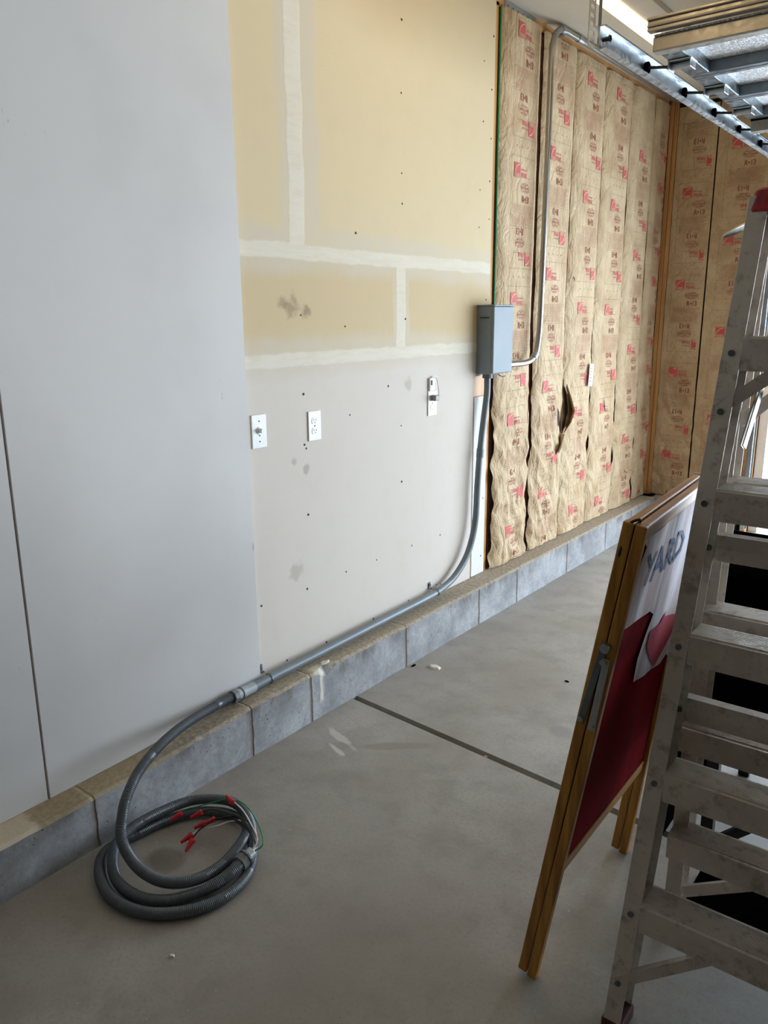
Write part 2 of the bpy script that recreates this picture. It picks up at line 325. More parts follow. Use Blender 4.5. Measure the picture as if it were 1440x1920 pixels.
# floor: two slabs with a recessed joint
def jy(x): return 2.34-.0886*(x-.125)
m = MB(); hw = .0155; xs = (-.2, XR)
for side in (-1, 1):
    a = [(x, jy(x)+side*hw) for x in xs]; far = YN if side < 0 else YB+.35
    nx = 24
    for i in range(nx):
        x0 = xs[0]+(xs[1]-xs[0])*i/nx; x1 = xs[0]+(xs[1]-xs[0])*(i+1)/nx
        m.add([(x0, jy(x0)+side*hw, 0), (x1, jy(x1)+side*hw, 0), (x1, far, 0), (x0, far, 0)], [(0, 1, 2, 3)])
    m.add([(xs[0], a[0][1], 0), (xs[1], a[1][1], 0), (xs[1], a[1][1]-side*.003, -.022), (xs[0], a[0][1]-side*.003, -.022)], [(0, 1, 2, 3)])
m.add([(xs[0], jy(xs[0])-hw, -.02), (xs[1], jy(xs[1])-hw, -.02), (xs[1], jy(xs[1])+hw, -.02), (xs[0], jy(xs[0])+hw, -.02)], [(0, 1, 2, 3)], 1)
MAT['joint'] = simple('joint_dirt', '#75694f', .95, var=.3, scale=60)
fl = struct(m.build('floor', [MAT['floor'], MAT['joint']]))
# curb along the left wall (stem wall top)
CT = [(-3, .165), (.8, .166), (1.3, .172), (1.6, .186), (1.85, .2), (9, .2)]
def curb_top(y): return lerp_tab(CT, y)
m = MB(); rings = []; y = YN
ys = []
while y < YB: ys.append(y); y += .03
ys.append(YB)
for y in ys:
    w = .004*noise.noise((y*6, 0, 0)); e = .004*noise.noise((y*25, 3, 0)); h = curb_top(y)
    chip = .03*max(0, 1-abs(y-2.17)/.05)
    rings.append([(-.2, y, -.03), (.124+w, y, -.03), (.122+w, y, h-.010-chip+e), (.112+w-chip*.6, y, h-.001+e*.5), (.10-chip, y, h), (-.2, y, h)])
m.loft(rings); struct(m.build('baseboard_left', MAT['curb'], bevel=0))
m = MB(); m.box(-.1, .70, YB-.13, YB+.12, -.03, .2); struct(m.build('baseboard_back', MAT['curb'], bevel=.004))
# left wall: bare drywall sheets
m = MB(); DW = .0127
m.box(-DW, 0, 1.88, 3.6, 1.27, CEIL); m.box(-DW, 0, 1.88, 3.462, .201, 1.27); m.box(-DW, 0, 3.475, 3.602, .203, 1.165)
wall = struct(m.build('wall_left', MAT['drywall'])); wall.data.materials.append(MAT['patch'])
for p in wall.data.polygons[12:]: p.material_index = 1
# painted wall, slightly proud
m = MB(); pr = .022
for a, b in ((YN, 1.031), (1.039, 1.905)):
    n = 12
    for i in range(n):
        y0 = a+(b-a)*i/n; y1 = a+(b-a)*(i+1)/n
        m.hexa([(-.02, y0, curb_top(y0)+.001), (pr, y0, curb_top(y0)+.001), (pr, y0, CEIL), (-.02, y0, CEIL)], [(-.02, y1, curb_top(y1)+.001), (pr, y1, curb_top(y1)+.001), (pr, y1, CEIL), (-.02, y1, CEIL)])
struct(m.build('wall_left_painted', MAT['white']))
m = MB(); m.box(-.02, .014, 1.029, 1.041, .17, CEIL); struct(m.build('trim_1', simple('seam_caulk', '#9a8878', .8, var=.15)))
# framing behind the insulation
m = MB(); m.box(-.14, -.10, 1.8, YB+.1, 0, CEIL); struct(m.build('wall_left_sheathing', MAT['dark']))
m = MB(); m.box(-.10, -.0135, 3.575, 3.648, .2, CEIL-.03); struct(m.build('trim_2', MAT['stud']))
m = MB(); m.box(-.10, -.0135, 3.46, YB, 2.985, CEIL); struct(m.build('trim_3', MAT['studx']))
m = MB(); m.box(-.09, -.0135, 3.44, 3.574, .21, 1.3); struct(m.build('trim_4', MAT['stud']))
m = MB(); m.box(.0, .026, 6.055, 6.085, .2, CEIL); m.box(.03, .05, 6.062, 6.088, .2, CEIL); struct(m.build('trim_5', MAT['stud']))
# ceiling, other walls
m = MB(); m.box(-.2, XR, YN, YB+.12, CEIL, CEIL+.05); struct(m.build('ceiling', MAT['ceil']))
OX0, OX1, OZ, OX2, OX3 = .84, 5.8, 2.2, 6.3, 9.1
m = MB(); m.box(-.2, OX0-.06, YB+.01, YB+.12, 0, CEIL); m.box(OX0-.06, OX1, YB, YB+.12, OZ, CEIL); m.box(OX1, OX2, YB, YB+.12, 0, CEIL); m.box(OX2, OX3, YB, YB+.12, OZ, CEIL); m.box(OX3, XR, YB, YB+.12, 0, CEIL)
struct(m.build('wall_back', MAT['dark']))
m = MB(); m.box(XR, XR+.1, YN, YB+.1, 0, CEIL)
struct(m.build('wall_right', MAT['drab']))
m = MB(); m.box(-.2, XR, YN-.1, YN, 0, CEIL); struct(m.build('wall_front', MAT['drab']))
m = MB(); m.box(OX0-.10, OX0-.065, YB-.06, YB+.12, .0, OZ); m.box(OX0-.05, OX1, YB-.02, YB+.12, OZ-.04, OZ); struct(m.build('trim_6', MAT['stud']))
m = MB(); m.box(OX0-.062, OX0+.0, YB+.02, YB+.10, 0, OZ); struct(m.build('trim_7', MAT['plate']))
m = MB(); m.box(-14, 24, YB+.12, 40, -.08, -.02); struct(m.build('driveway', MAT['concrete']))

# screw dimples in the drywall
HO = [(2.854,2.722),(2.85,2.454),(2.852,2.148),(3.583,2.838),(3.501,2.716),(3.575,2.609),(3.503,2.458),(3.58,2.395),(3.575,2.203),(3.486,2.154),(2.856,2.029),(3.484,1.984),(3.578,2.029),(3.565,1.646),(2.545,1.889),(2.215,1.574),(2.469,1.53),(2.878,1.556),(2.216,1.281),(2.213,1.086),(2.222,1.07),(2.848,.833),(2.845,1.09),(2.222,.804),(3.17,.507),(2.928,.509),(2.657,.506),(2.446,.506),(2.202,.498),(2.902,.24),(2.629,.233),(2.309,.229),(2.072,.233),(1.948,.502),(2.489,1.174),(3.14,.254),(3.179,.246),(2.751,1.273),(3.52,.9),(3.58,.62),(3.52,.45),(3.57,.3)]
m = MB(); m.cyl((-.004, 0, 0), (.0012, 0, 0), .0048, 10); sd = m.build('screw_head', MAT['hole'], wall); sd.location = (0, *HO[0])
for q in HO[1:]:
    c = sd.copy(); COL.objects.link(c); c.location = (0, *q)
    k = random.uniform(.65, 1.1); c.scale = (1, k, k)

# ================================================================== INSULATION
def batt_disp(y, z, y0, y1, back=False):
    u = (y-y0)/(y1-y0); e = max(0, min(u, 1-u))
    d = -.012+.022*min(1, e/.16)**.6*(1 if 0 < u < 1 else 0); kb = 1.1 if y0 < 4.4 else .72
    d += .006*noise.noise((y*5, z*1.3, y0*7))
    low = kb*max(0, min(1, (1.5-z)/.7)); first = max(0, 1-(y0-3.6)*1.2)
    w = noise.noise((y*9+z*3, z*7, y0*3)); d += .008*(1-2*abs(w))*(.22+1.1*low); w3 = noise.noise((y*14+z*9, z*3-y*4, y0*2+5)); d += .005*(1-2*abs(w3))*(.2+1.25*low)
    w2 = noise.noise((y*26, z*15+y*6, y0*5)); d += .0035*(1-2*abs(w2))*(.15+1.0*low)
    if y0 < 4: # heavily crumpled lower edge of the first batt
        d += .014*low*(noise.noise((y*6, z*16, 1.7)))
    return d
BATTS = [(3.662, 4.075, 2.786, .635, 3.765, 4.025), (4.104, 4.498, 2.915, .629, 4.165, 4.44), (4.508, 4.918, 2.742, .634, 4.60, 4.885), (4.926, 5.352, 2.745, .640, 5.03, 5.32), (5.360, 5.768, 2.455, .63, 5.46, 5.72), (5.776, 6.055, 2.93, .632, 5.86, 6.05)]
BL = ['leftmost kraft-faced insulation batt beside the bare drywall edge, its lower part crumpled', 'second kraft-faced insulation batt from the drywall, right of the vertical steel conduit', 'third kraft-faced insulation batt from the drywall, bearing the pale paper sticker', 'fourth kraft-faced insulation batt from the drywall, smooth with one small slit', 'fifth kraft-faced insulation batt from the drywall, next to the corner strip', 'narrow last insulation batt on the long wall, against the orange corner stud']
TXT = {}
def tx(body, size, sq=1.0):
    k = (body, size, sq)
    if k not in TXT: TXT[k] = text_polys(body, size, sq)
    return TXT[k]
def grid_rect(a0, a1, b0, b1, step=.02):
    na = max(1, round((a1-a0)/step)); nb = max(1, round((b1-b0)/step))
    vs = [(a0+(a1-a0)*i/na, b0+(b1-b0)*j/nb) for j in range(nb+1) for i in range(na+1)]
    fs = [(j*(na+1)+i, j*(na+1)+i+1, (j+1)*(na+1)+i+1, (j+1)*(na+1)+i) for j in range(nb) for i in range(na)]
    return vs, fs
def block_print(out, mapf, a0, a1, zt):
    """one printed block; out: dict material -> MB; a across, t down from zt"""
    wd = a1-a0
    def put(mat, vs, fs, lift=0.0): out[mat].add([mapf(a, z, lift) for a, z in vs], fs)
    def rect(mat, l, r, t0, t1, lift=0, step=.03): put(mat, *grid_rect(a0+l, a0+r, zt-t1, zt-t0, step), lift)
    def text(mat, body, size, cx, t, sq=1.0, flip=False, lift=0):
        v, f = tx(body, size, sq); s = -1 if flip else 1
        put(mat, [(a0+cx+s*x, zt-t+s*y) for x, y in v], f, lift)
    L = .0013
    for (l, r, t0, t1) in ((0, wd, 0, L), (0, wd, .545, .545+L), (0, wd, .232, .232+L), (0, wd, .283, .283+L), (0, wd, .336, .336+L)): rect('brown', l, r, t0, t1)
    rect('brown', 0, L, 0, .545); rect('brown', wd-L, wd, 0, .545)
    for fl in (False, True):
        X = (lambda q: wd-q) if fl else (lambda q: q); T = (lambda q: .562-q) if fl else (lambda q: q)
        l, r = sorted((X(.028), X(.093))); t0, t1 = sorted((T(.032), T(.102))); rect('red', l, r, t0, t1)
        arc = [(a0+X(.030+.055*(1-math.cos(k*math.pi/12))), zt-T(.092-.056*math.sin(k*math.pi/12))) for k in range(7)]
        arc2 = [(a0+X(.034+.055*(1-math.cos(k*math.pi/12))), zt-T(.092-.052*math.sin(k*math.pi/12))) for k in range(7)]
        put('tan', arc+arc2, [(k, k+1, k+8, k+7) for k in range(6)], .0008)
        text('tan', 'OWENS', .014, X(.061), T(.088), .9, fl, .0008); text('tan', 'CORNING', .0125, X(.061), T(.097), .9, fl, .0008)
        text('red', 'PINK', .034, X(.135), T(.088), .85, fl); text('redd', 'ECOTOUCH', .011, X(.132), T(.062), 1, fl)
        rect('redd', *sorted((X(.168), X(.215))), *sorted((T(.095), T(.0965))))
        ring = [(.050, .0235), (.0484, .0219)]; n = 28; vs = []; 
        for rx, ry in ring: vs += [(a0+X(.15)+rx*math.cos(2*math.pi*k/n), zt-T(.145)+ry*math.sin(2*math.pi*k/n)) for k in range(n)]
        put('redd', vs, [(k, (k+1) % n, n+(k+1) % n, n+k) for k in range(n)])
        text('redd', 'EcoTouch', .022, X(.15), T(.145), .95, fl); text('redd', 'INSULATION', .009, X(.15), T(.131), 1, fl); text('redd', 'with PureFiber', .009, X(.15), T(.160), 1, fl)
        text('redd', 'R\u202213', .047, X(.155), T(.203), .84, fl)
    for k in range(6): rect('redd', .02+.004*(k % 2), wd-.012-.01*(k % 3), .240+k*.0068, .2412+k*.0068, 0, .05)
    for k in range(6): rect('redd', .015, wd-.015-.012*((k+1) % 3), .291+k*.0068, .2922+k*.0068, 0, .05)
    for k in range(4): rect('brown', .05+k*.055, .056+k*.055, .585, .591)
def finish_facing(m, out, root):
    for k, q in enumerate(('red', 'redd', 'brown', 'tan')):
        mm = out[q]; used = sorted({i for f in mm.f for i in f}); ix = {o_: n_ for n_, o_ in enumerate(used)}
        m.add([mm.v[i] for i in used], [tuple(ix[i] for i in f) for f in mm.f], k+1)
    return m.build('kraft_facing', [MAT[q] for q in ('paper', 'red', 'redd', 'brown', 'tan')], root, smooth=True)
GAPS = {2: [(4.503, 4.62, 1.155, 1.0)]}
def make_batt(idx, y0, y1, zr, per, a0, a1, label):
    root = thing('insulation_batt', label, 'insulation', (0, y0, .2), 0, None)
    zb, ztp = .204, 2.99; ny = 34; nz = 190; m = MB(); vs = []; fs = []
    for j in range(nz+1):
        z = zb+(ztp-zb)*j/nz
        ek = .25+.75*max(0, min(1, (1.4-z)/.6)); e0 = .010*ek*noise.noise((z*6, idx*9, 0))*(1 if idx else 2.2) ; e1 = .006*ek*noise.noise((z*5, idx*9+4, 0))
        for i in range(ny+1):
            u = i/ny; y = y0+(y1-y0)*u+e0*(1-u)**3+e1*u**3; z_ = z
            if j == nz: z_ = z-.012*abs(noise.noise((y*40, 0, idx)))
            vs.append((batt_disp(y, z_, y0, y1), y-y0, z_-.2))
    for j in range(nz):
        for i in range(ny): fs.append((j*(ny+1)+i, j*(ny+1)+i+1, (j+1)*(ny+1)+i+1, (j+1)*(ny+1)+i))
    m.add(vs, fs)
    # fibre-filled edges give the batt its depth
    n0 = len(m.v)
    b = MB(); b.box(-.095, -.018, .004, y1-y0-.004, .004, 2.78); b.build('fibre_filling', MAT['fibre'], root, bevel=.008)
    out = {k: MB() for k in ('red', 'redd', 'brown', 'tan')}
    def mapf(a, z, lift): return (batt_disp(a, z, y0, y1)+.0022+lift, a-y0, z-.2)
    k = -1
    while True:
        zt = zr+.202-k*per
        if zt < .3: break
        if zt < 3.2:
            sub = {q: MB() for q in out}; block_print(sub, mapf, a0, a1, zt)
            for q in out:   # drop faces off the sheet
                mm = sub[q]; keep = [f for f in mm.f if all(.012 < mm.v[i][2] < 2.775 for i in f)]
                out[q].add(mm.v, keep)
        k += 1
    finish_facing(m, out, root)
    return root
for i, (b, l) in enumerate(zip(BATTS, BL)):
    make_batt(i, *b, l)
# torn flaps of paper and dark slits
def flap(parent_name, pts_out, pts_in, name='torn_flap'):
    pass
b3 = [o for o in D.objects if o.name.startswith('insulation_batt')]
def slit(batt, pts, w):
    y0 = BATTS[batt][0]; m = MB(); L = [];  Rr = []
    n = len(pts)
    for i, (y, z) in enumerate(pts):
        k = w*math.sin(math.pi*(i+.15)/(n-.7)); x = batt_disp(y, z, BATTS[batt][0], BATTS[batt][1])+.0035
        L.append((x, y-y0-k, z-.2)); Rr.append((x, y-y0+k, z-.2))
    m.add(L+Rr, [(i, i+1, n+i+1, n+i) for i in range(n-1)])
    m.build('slit', MAT['hole'], b3[batt])
slit(1, [(4.392, 1.03), (4.40, 1.0), (4.42, .96), (4.435, .925), (4.44, .905)], .011)
slit(3, [(5.115, 1.03), (5.13, .99), (5.14, .96), (5.155, .93)], .006)
slit(4, [(5.565, .47), (5.58, .45), (5.61, .44), (5.63, .445)], .005)
slit(2, [(4.555, 1.79), (4.56, 1.785), (4.567, 1.775), (4.57, 1.76)], .004)
slit(0, [(4.035, 1.06), (4.02, 1.03), (4.018, .99), (4.022, .97)], .004)
def curl(batt, pts, mat='paper', name='torn_flap'):
    """pts: list of (y, z, x) quads rows -> small curled sheet"""
    y0 = BATTS[batt][0]; m = MB(); rows = len(pts); c = len(pts[0])
    m.add([(x, y-y0, z-.2) for r in pts for (y, z, x) in r], [(r*c+i, r*c+i+1, (r+1)*c+i+1, (r+1)*c+i) for r in range(rows-1) for i in range(c-1)])
    o = m.build(name, MAT[mat], b3[batt], smooth=True); s = o.modifiers.new('thick', 'SOLIDIFY'); s.thickness = .0012
slit(2, [(4.515, 1.19), (4.528, 1.12), (4.545, 1.04), (4.55, .97), (4.53, .9), (4.515, .85)], .024)
slit(1, [(4.492, .87), (4.475, .82), (4.46, .78), (4.44, .745)], .018)
curl(2, [[(4.508, 1.165, .025), (4.522, 1.15, .018), (4.535, 1.14, .008)], [(4.520, 1.08, .055), (4.552, 1.07, .035), (4.585, 1.06, .010)], [(4.535, 1.0, .075), (4.575, .99, .045), (4.625, 1.0, .010)], [(4.525, .93, .060), (4.56, .92, .035), (4.59, .92, .009)], [(4.508, .86, .02), (4.52, .855, .014), (4.53, .86, .008)]])
curl(1, [[(4.485, .865, .008), (4.478, .86, .03), (4.47, .86, .045)], [(4.470, .80, .01), (4.445, .80, .035), (4.42, .80, .05)], [(4.455, .755, .01), (4.42, .75, .025), (4.385, .745, .035)]])
# sticker and torn corner above it, on the third batt
m = MB(); m.box(0, .0012, 0, .062, 0, .14); st = m.build('paper_sticker', MAT['sticker']); tag(st, 'pale blue-white paper sticker on the third insulation batt, wall side', 'sticker'); st.location = (.030, 4.812, 1.128); st.rotation_euler = (math.radians(-5), 0, 0)
m = MB()
for k in range(5): m.box(.0013, .0016, .010, .050-.006*(k % 3), .03+k*.02, .034+k*.02)
build_each(m, 'printed_line', MAT['brown'], st)
m = MB(); m.box(.012, .0155, 4.79, 4.84, 1.262, 1.297); o = m.build('exposed_fibre', MAT['pink']); o.parent = b3[2]; o.location = (0, -BATTS[2][0], -.2)
# back wall batts: same construction turned to the back wall
def back_disp(x, z, x0, x1):
    return batt_disp(x, z, x0+20, x1+20)
BB = [(.052, .325, 2.273, .60, .09, .27, 'dim kraft-faced insulation batt on the short return wall, right of the corner stud'), (.335, .745, 1.936, .485, .40, .68, 'dim wide insulation batt on the short return wall beside the garage doorway')]
for idx, (x0, x1, zr, per, a0, a1, lab) in enumerate(BB):
    root = thing('insulation_batt', lab, 'insulation', (x0, YB, .2)); ny, nz = 26, 120; m = MB(); vs = []
    yy = -.018
    for j in range(nz+1):
        z = .204+(2.98-.204)*j/nz
        for i in range(ny+1):
            x = x0+(x1-x0)*i/ny; vs.append((x-x0, yy-back_disp(x, z, x0, x1), z-.2))
    m.add(vs, [(j*(ny+1)+i, j*(ny+1)+i+1, (j+1)*(ny+1)+i+1, (j+1)*(ny+1)+i) for j in range(nz) for i in range(ny)])
    out = {k: MB() for k in ('red', 'redd', 'brown', 'tan')}
    def mapf(a, z, lift, x0=x0, x1=x1): return (a-x0, yy-back_disp(a, z, x0, x1)-.0022-lift, z-.2)
    for k in range(-1, 6):
        zt = zr+.202-k*.63
        if .3 < zt < 3.2:
            sub = {q: MB() for q in out}; block_print(sub, mapf, a0, a1 if a1-a0 > .25 else a0+.27, zt)
            for q in out:
                mm = sub[q]; out[q].add(mm.v, [f for f in mm.f if all(.012 < mm.v[i][2] < 2.77 and .004 < mm.v[i][0] < x1-x0-.004 for i in f)])
    finish_facing(m, out, root)
# green cable down the first stud, steel plate on the top plate
m = MB(); m.tube(spline([(-.006, 3.655, 1.3), (-.004, 3.656, 1.9), (-.006, 3.654, 2.5), (-.006, 3.656, 2.99)], .1), .0045, 8)
tag(m.build('green_cable', MAT['wire_g'], smooth=True), 'green cable running down between the drywall edge stud and the insulation', 'cable')
m = MB(); m.box(-.013, -.011, 3.70, 4.02, 2.988, 3.026); o = m.build('nail_plate', MAT['galv']); tag(o, 'galvanised nail plate on the top plate above the first batt', 'plate')
m = MB()
for k in range(6): m.cyl((-.012, 3.73+k*.05, 3.007), (-.0095, 3.73+k*.05, 3.007), .004, 8)
build_each(m, 'nail_head', MAT['galvd'], o)

# ================================================================== CONDUITS AND BOX
bx = thing('electrical_box', 'grey enamelled steel electrical box at the edge of the drywall', 'electrical box', (0, 3.482, 1.282))
m = MB(); m.box(0, .086, .0, .19, .0, .332); m.build('enclosure', MAT['boxg'], bx, bevel=.003)
m = MB(); m.box(.0865, .1, -.003, .193, .004, .330); m.build('cover', MAT['boxg'], bx, bevel=.004)
m = MB(); m.box(-.004, .104, -.004, .194, .331, .338); m.build('top_lip', MAT['boxg'], bx, bevel=.002)
m = MB(); m.cyl((.043, .045, -.022), (.043, .045, .002), .026, 18); m.build('hub', MAT['flexf'], bx, smooth=True)
m = MB(); m.box(.02, .07, -.0045, -.002, .275, .279); m.tube(spline([(.095, .06, -.002), (.10, .075, -.01), (.103, .1, -.016), (.10, .12, -.012)], .01), .0025, 6); build_each(m, 'latch', MAT['blackm'], bx)
m = MB(); m.cyl((.043, .192, .036), (.043, .212, .036), .022, 16); m.build('side_connector', MAT['galv'], bx, smooth=True)
pv = thing('rigid_conduit', 'rigid grey plastic conduit bending from the box down along the curb', 'conduit', (.04, 3.5, .2))
path = [(.04, 3.53, 1.262), (.042, 3.525, 1.176), (.042, 3.498, 1.042), (.042, 3.470, .88), (.042, 3.452, .714), (.042, 3.44, .542), (.042, 3.405, .43), (.042, 3.345, .345), (.042, 3.24, .275), (.043, 3.12, .245), (.045, 3.0, .236), (.047, 2.6, .232), (.049, 2.2, .228), (.05, 1.93, .226), (.05, 1.80, .222)]
m = MB(); m.tube([Vector(p)-Vector((.04, 3.5, .2)) for p in spline(path, .02)], .0167, 16); m.build('pipe', MAT['pvc'], pv, smooth=True)
for a, b, mt in (((.042, 3.474, .905), (.042, 3.47, .86), 'pvc'), ((.05, 1.845, .2235), (.05, 1.79, .222), 'pvcl')):
    a = Vector(a)-Vector((.04, 3.5, .2)); b = Vector(b)-Vector((.04, 3.5, .2)); m = MB(); m.cyl(a, b, .0195, 18); m.build('coupling', MAT[mt], pv, smooth=True)
for c in ((.0435, 3.075, .241), (.05, 1.925, .226)):
    m = MB(); rr = .0195; n = 14; x, y, z = c
    m.tube([(x+rr*math.cos(t_), y, z+rr*math.sin(t_)) for t_ in [2*math.pi*k/n for k in range(n+1)]], .0018, 6, cap=False)
    m.box(-.001, .016, y-.009, y+.009, z+.012, z+.016); m.box(.000, .004, y-.009, y+.009, z+.012, z+.043); m.cyl((.003, y, z+.031), (.009, y, z+.031), .006, 8)
    o = m.build('conduit_strap', MAT['galvd'], pv, smooth=True); o.location = (-.04, -3.5, -.2)
# flexible conduit with coil
fx = thing('flexible_conduit', 'grey ribbed flexible conduit looped in a coil on the concrete floor', 'conduit', (.4, 1.2, 0))
O = Vector((.4, 1.2, 0))
pts = [(.050,1.785,.222),(.052,1.72,.226),(.065,1.648,.232),(.090,1.534,.242),(.130,1.414,.252),(.170,1.301,.245),(.200,1.219,.221),(.232,1.155,.182),(.250,1.128,.145),
(.262,1.112,.115),(.286,1.103,.085),(.342,1.095,.060),(.407,1.094,.052),(.464,1.107,.049),(.506,1.142,.046),(.529,1.197,.043),(.528,1.264,.040),(.500,1.346,.034),(.462,1.415,.028),(.415,1.449,.022),(.363,1.455,.018),(.314,1.445,.018),(.256,1.407,.018),(.216,1.348,.018),(.195,1.278,.018),(.187,1.215,.018),(.178,1.166,.018),(.178,1.123,.018),(.197,1.083,.018),(.240,1.047,.018),(.293,1.021,.018),(.354,1.004,.018),(.420,1.004,.018),(.480,1.020,.018),(.527,1.048,.018),(.569,1.090,.018),(.597,1.138,.018),(.612,1.190,.018),(.609,1.249,.018),(.589,1.303,.018),(.552,1.352,.018),(.501,1.402,.022),(.442,1.447,.032),(.387,1.470,.044),(.327,1.471,.050),(.270,1.443,.051),(.222,1.394,.051),(.197,1.319,.051),(.188,1.236,.051),(.195,1.177,.051),(.215,1.124,.049),(.255,1.083,.040),(.298,1.057,.028),(.348,1.045,.020),(.405,1.046,.018),(.455,1.060,.018),(.498,1.089,.018),(.530,1.131,.020),(.557,1.173,.026),(.573,1.221,.035),(.577,1.265,.045),(.574,1.300,.050)]
sp = spline(pts, .0024); m = MB()
m.tube([p-O for p in sp], .0160, 14, radii=[.0160+.0005*math.cos(i*math.pi/1.0) for i in range(len(sp))]); m.build('sheath', MAT['flex'], fx, smooth=True)
def fitting(a, b, rs, mats=('flexf', 'pvcl')):
    a = Vector(a)-O; b = Vector(b)-O; d = b-a; tot = 0
    for k, (t0, t1, r, mt) in enumerate(rs):
        m = MB(); m.cyl(a+d*t0, a+d*t1, r, 8 if mt == 'flexf' and k == 0 else 18); m.build('gland_nut' if k == 0 else 'connector_ring', MAT[mt], fx, bevel=.001)
fitting((.0515, 1.735, .2245), (.05, 1.81, .222), ((0, .3, .0245, 'flexf'), (.3, .55, .0205, 'pvcl'), (.55, .62, .023, 'flexf'), (.62, 1.0, .020, 'pvcl')))
fitting((.572, 1.285, .046), (.572, 1.335, .055), ((0, .45, .0245, 'flexf'), (.45, .6, .027, 'galvd'), (.6, 1.0, .0185, 'galv')))
def wire(col, p, name): 
    m = MB(); m.tube([q-O for q in spline(p, .008)], .0022, 7); return m.build(name, MAT[col], fx, smooth=True)
wire('wire_g', [(.572,1.325,.055),(.582,1.348,.062),(.590,1.361,.072),(.560,1.387,.082),(.476,1.428,.092),(.407,1.444,.095),(.361,1.428,.095),(.335,1.404,.088),(.301,1.369,.078),(.268,1.339,.068),(.262,1.323,.060)], 'green_wire')
wire('wire_k', [(.568,1.325,.055),(.551,1.360,.066),(.464,1.402,.078),(.396,1.395,.078),(.344,1.383,.075),(.318,1.356,.070)], 'black_wire')
wire('wire_k', [(.569,1.325,.053),(.545,1.365,.062),(.446,1.407,.072),(.409,1.389,.073),(.378,1.357,.068),(.358,1.335,.058)], 'black_wire')
wire('wire_k', [(.570,1.325,.052),(.548,1.370,.055),(.450,1.400,.066),(.395,1.375,.068),(.372,1.345,.060),(.357,1.314,.045),(.359,1.289,.032)], 'black_wire')
wire('wire_k', [(.570,1.325,.056),(.556,1.372,.060),(.47,1.412,.070),(.401,1.390,.070),(.374,1.363,.064)], 'black_wire')
wire('wire_w', [(.573,1.325,.054),(.562,1.362,.058),(.511,1.404,.060),(.453,1.417,.060),(.413,1.395,.056),(.387,1.355,.050),(.354,1.327,.042),(.342,1.296,.034)], 'white_wire')
wire('wire_w', [(.574,1.325,.056),(.562,1.366,.075),(.494,1.399,.090),(.443,1.417,.098),(.392,1.429,.098)], 'white_wire')
for a, b in (((.262,1.328,.060),(.252,1.290,.050)),((.320,1.360,.070),(.300,1.330,.056)),((.376,1.366,.066),(.362,1.340,.060)),((.358,1.340,.058),(.338,1.314,.046)),((.345,1.300,.036),(.333,1.264,.022)),((.361,1.290,.032),(.369,1.254,.014)),((.395,1.424,.098),(.356,1.432,.102))):
    a = Vector(a)-O; b = Vector(b)-O; m = MB(); c = a+(b-a)*.35; m.tube([a, a+(b-a)*.12, c, b], 0, 10, radii=[.0085, .0095, .0078, .0045])
    d = (b-a).normalized(); s_ = d.cross(Vector((0, 0, 1))).normalized(); m.beam(a+d*.004-s_*.012, a+d*.004+s_*.012, .006, .004)
    m.build('wire_nut', MAT['nut'], fx, smooth=True)
# steel conduit from the box up to the ceiling and to the corner
em = thing('steel_conduit', 'bare steel conduit rising from the box and running under the ceiling', 'conduit', (.048, 4.05, 1.3))
EO = Vector((.035, 4.05, 1.3))
ep = [(.043,3.69,1.318),(.045,3.78,1.318),(.047,3.87,1.318),(.048,3.95,1.328),(.048,4.01,1.358),(.048,4.033,1.42),(.048,4.046,1.52),(.048,4.050,1.7),(.048,4.056,2.1),(.048,4.060,2.5),(.048,4.060,2.80),(.048,4.066,2.90),(.048,4.105,2.965),(.048,4.17,2.998),(.048,4.27,3.004),(.048,4.8,3.004),(.048,5.4,3.004),(.048,5.85,3.004),(.06,5.97,3.004),(.11,6.02,3.004),(.2,6.03,3.004),(.72,6.03,3.004)]
m = MB(); m.tube([p-EO for p in spline(ep, .02)], .0155, 16); m.build('pipe', MAT['emt'], em, smooth=True)
for a, b in (((.048, 3.985, 1.34), (.048, 4.01, 1.36)), ((.048, 4.36, 3.004), (.048, 4.42, 3.004)), ((.048, 4.16, 2.996), (.048, 4.2, 3.001))):
    m = MB(); m.cyl(Vector(a)-EO, Vector(b)-EO, .0185, 16); m.build('coupling', MAT['galv'], em, smooth=True)
m = MB(); m.box(-.035, .018, .11, .14, 1.672, 1.676); m.tube([(.018*math.cos(t_), .125, 1.70+.018*math.sin(t_)) for t_ in [2*math.pi*k/12 for k in range(13)]], .002, 6, cap=False); m.build('conduit_strap', MAT['galvd'], em)

# ================================================================== WALL PLATES
def receptacle(m, cz):
    n = 20; pts = []
    for k in range(n):
        a = 2*math.pi*k/n; y = .0168*math.cos(a); z = max(-.0125, min(.0125, .0168*math.sin(a))); pts.append((y, z))
    m.loft([[(x, .035+y, cz+z) for y, z in pts] for x in (.004, .0068)])
def slots(m, cz):
    m.box(.0066, .0072, .0275, .0295, cz-.001, cz+.008); m.box(.0066, .0072, .0405, .0425, cz-.001, cz+.007); m.cyl((.0066, .035, cz-.007), (.0072, .035, cz-.007), .0024, 8)
def outlet(name, label, y, z, rot=0):
    r = thing(name, label, 'outlet', (.0, y, z)); r.rotation_euler = (rot, 0, 0)
    m = MB(); m.box(.0, .0052, 0, .072, 0, .116); m.build('cover_plate', MAT['plate'], r, bevel=.0022)
    m = MB(); receptacle(m, .038); receptacle(m, .078); o = m.build('receptacle', MAT['plate'], r)
    m = MB(); slots(m, .038); slots(m, .078); m.cyl((.005, .035, .058), (.006, .035, .058), .003, 10); build_each(m, 'slot', MAT['slot'], o)
    return r
outlet('wall_outlet', 'white duplex wall outlet with nothing plugged in, beside the switch plate', 2.234, 1.096)
o = outlet('wall_outlet', 'white duplex wall outlet below the box with a plugged-in adapter', 3.052, 1.112)
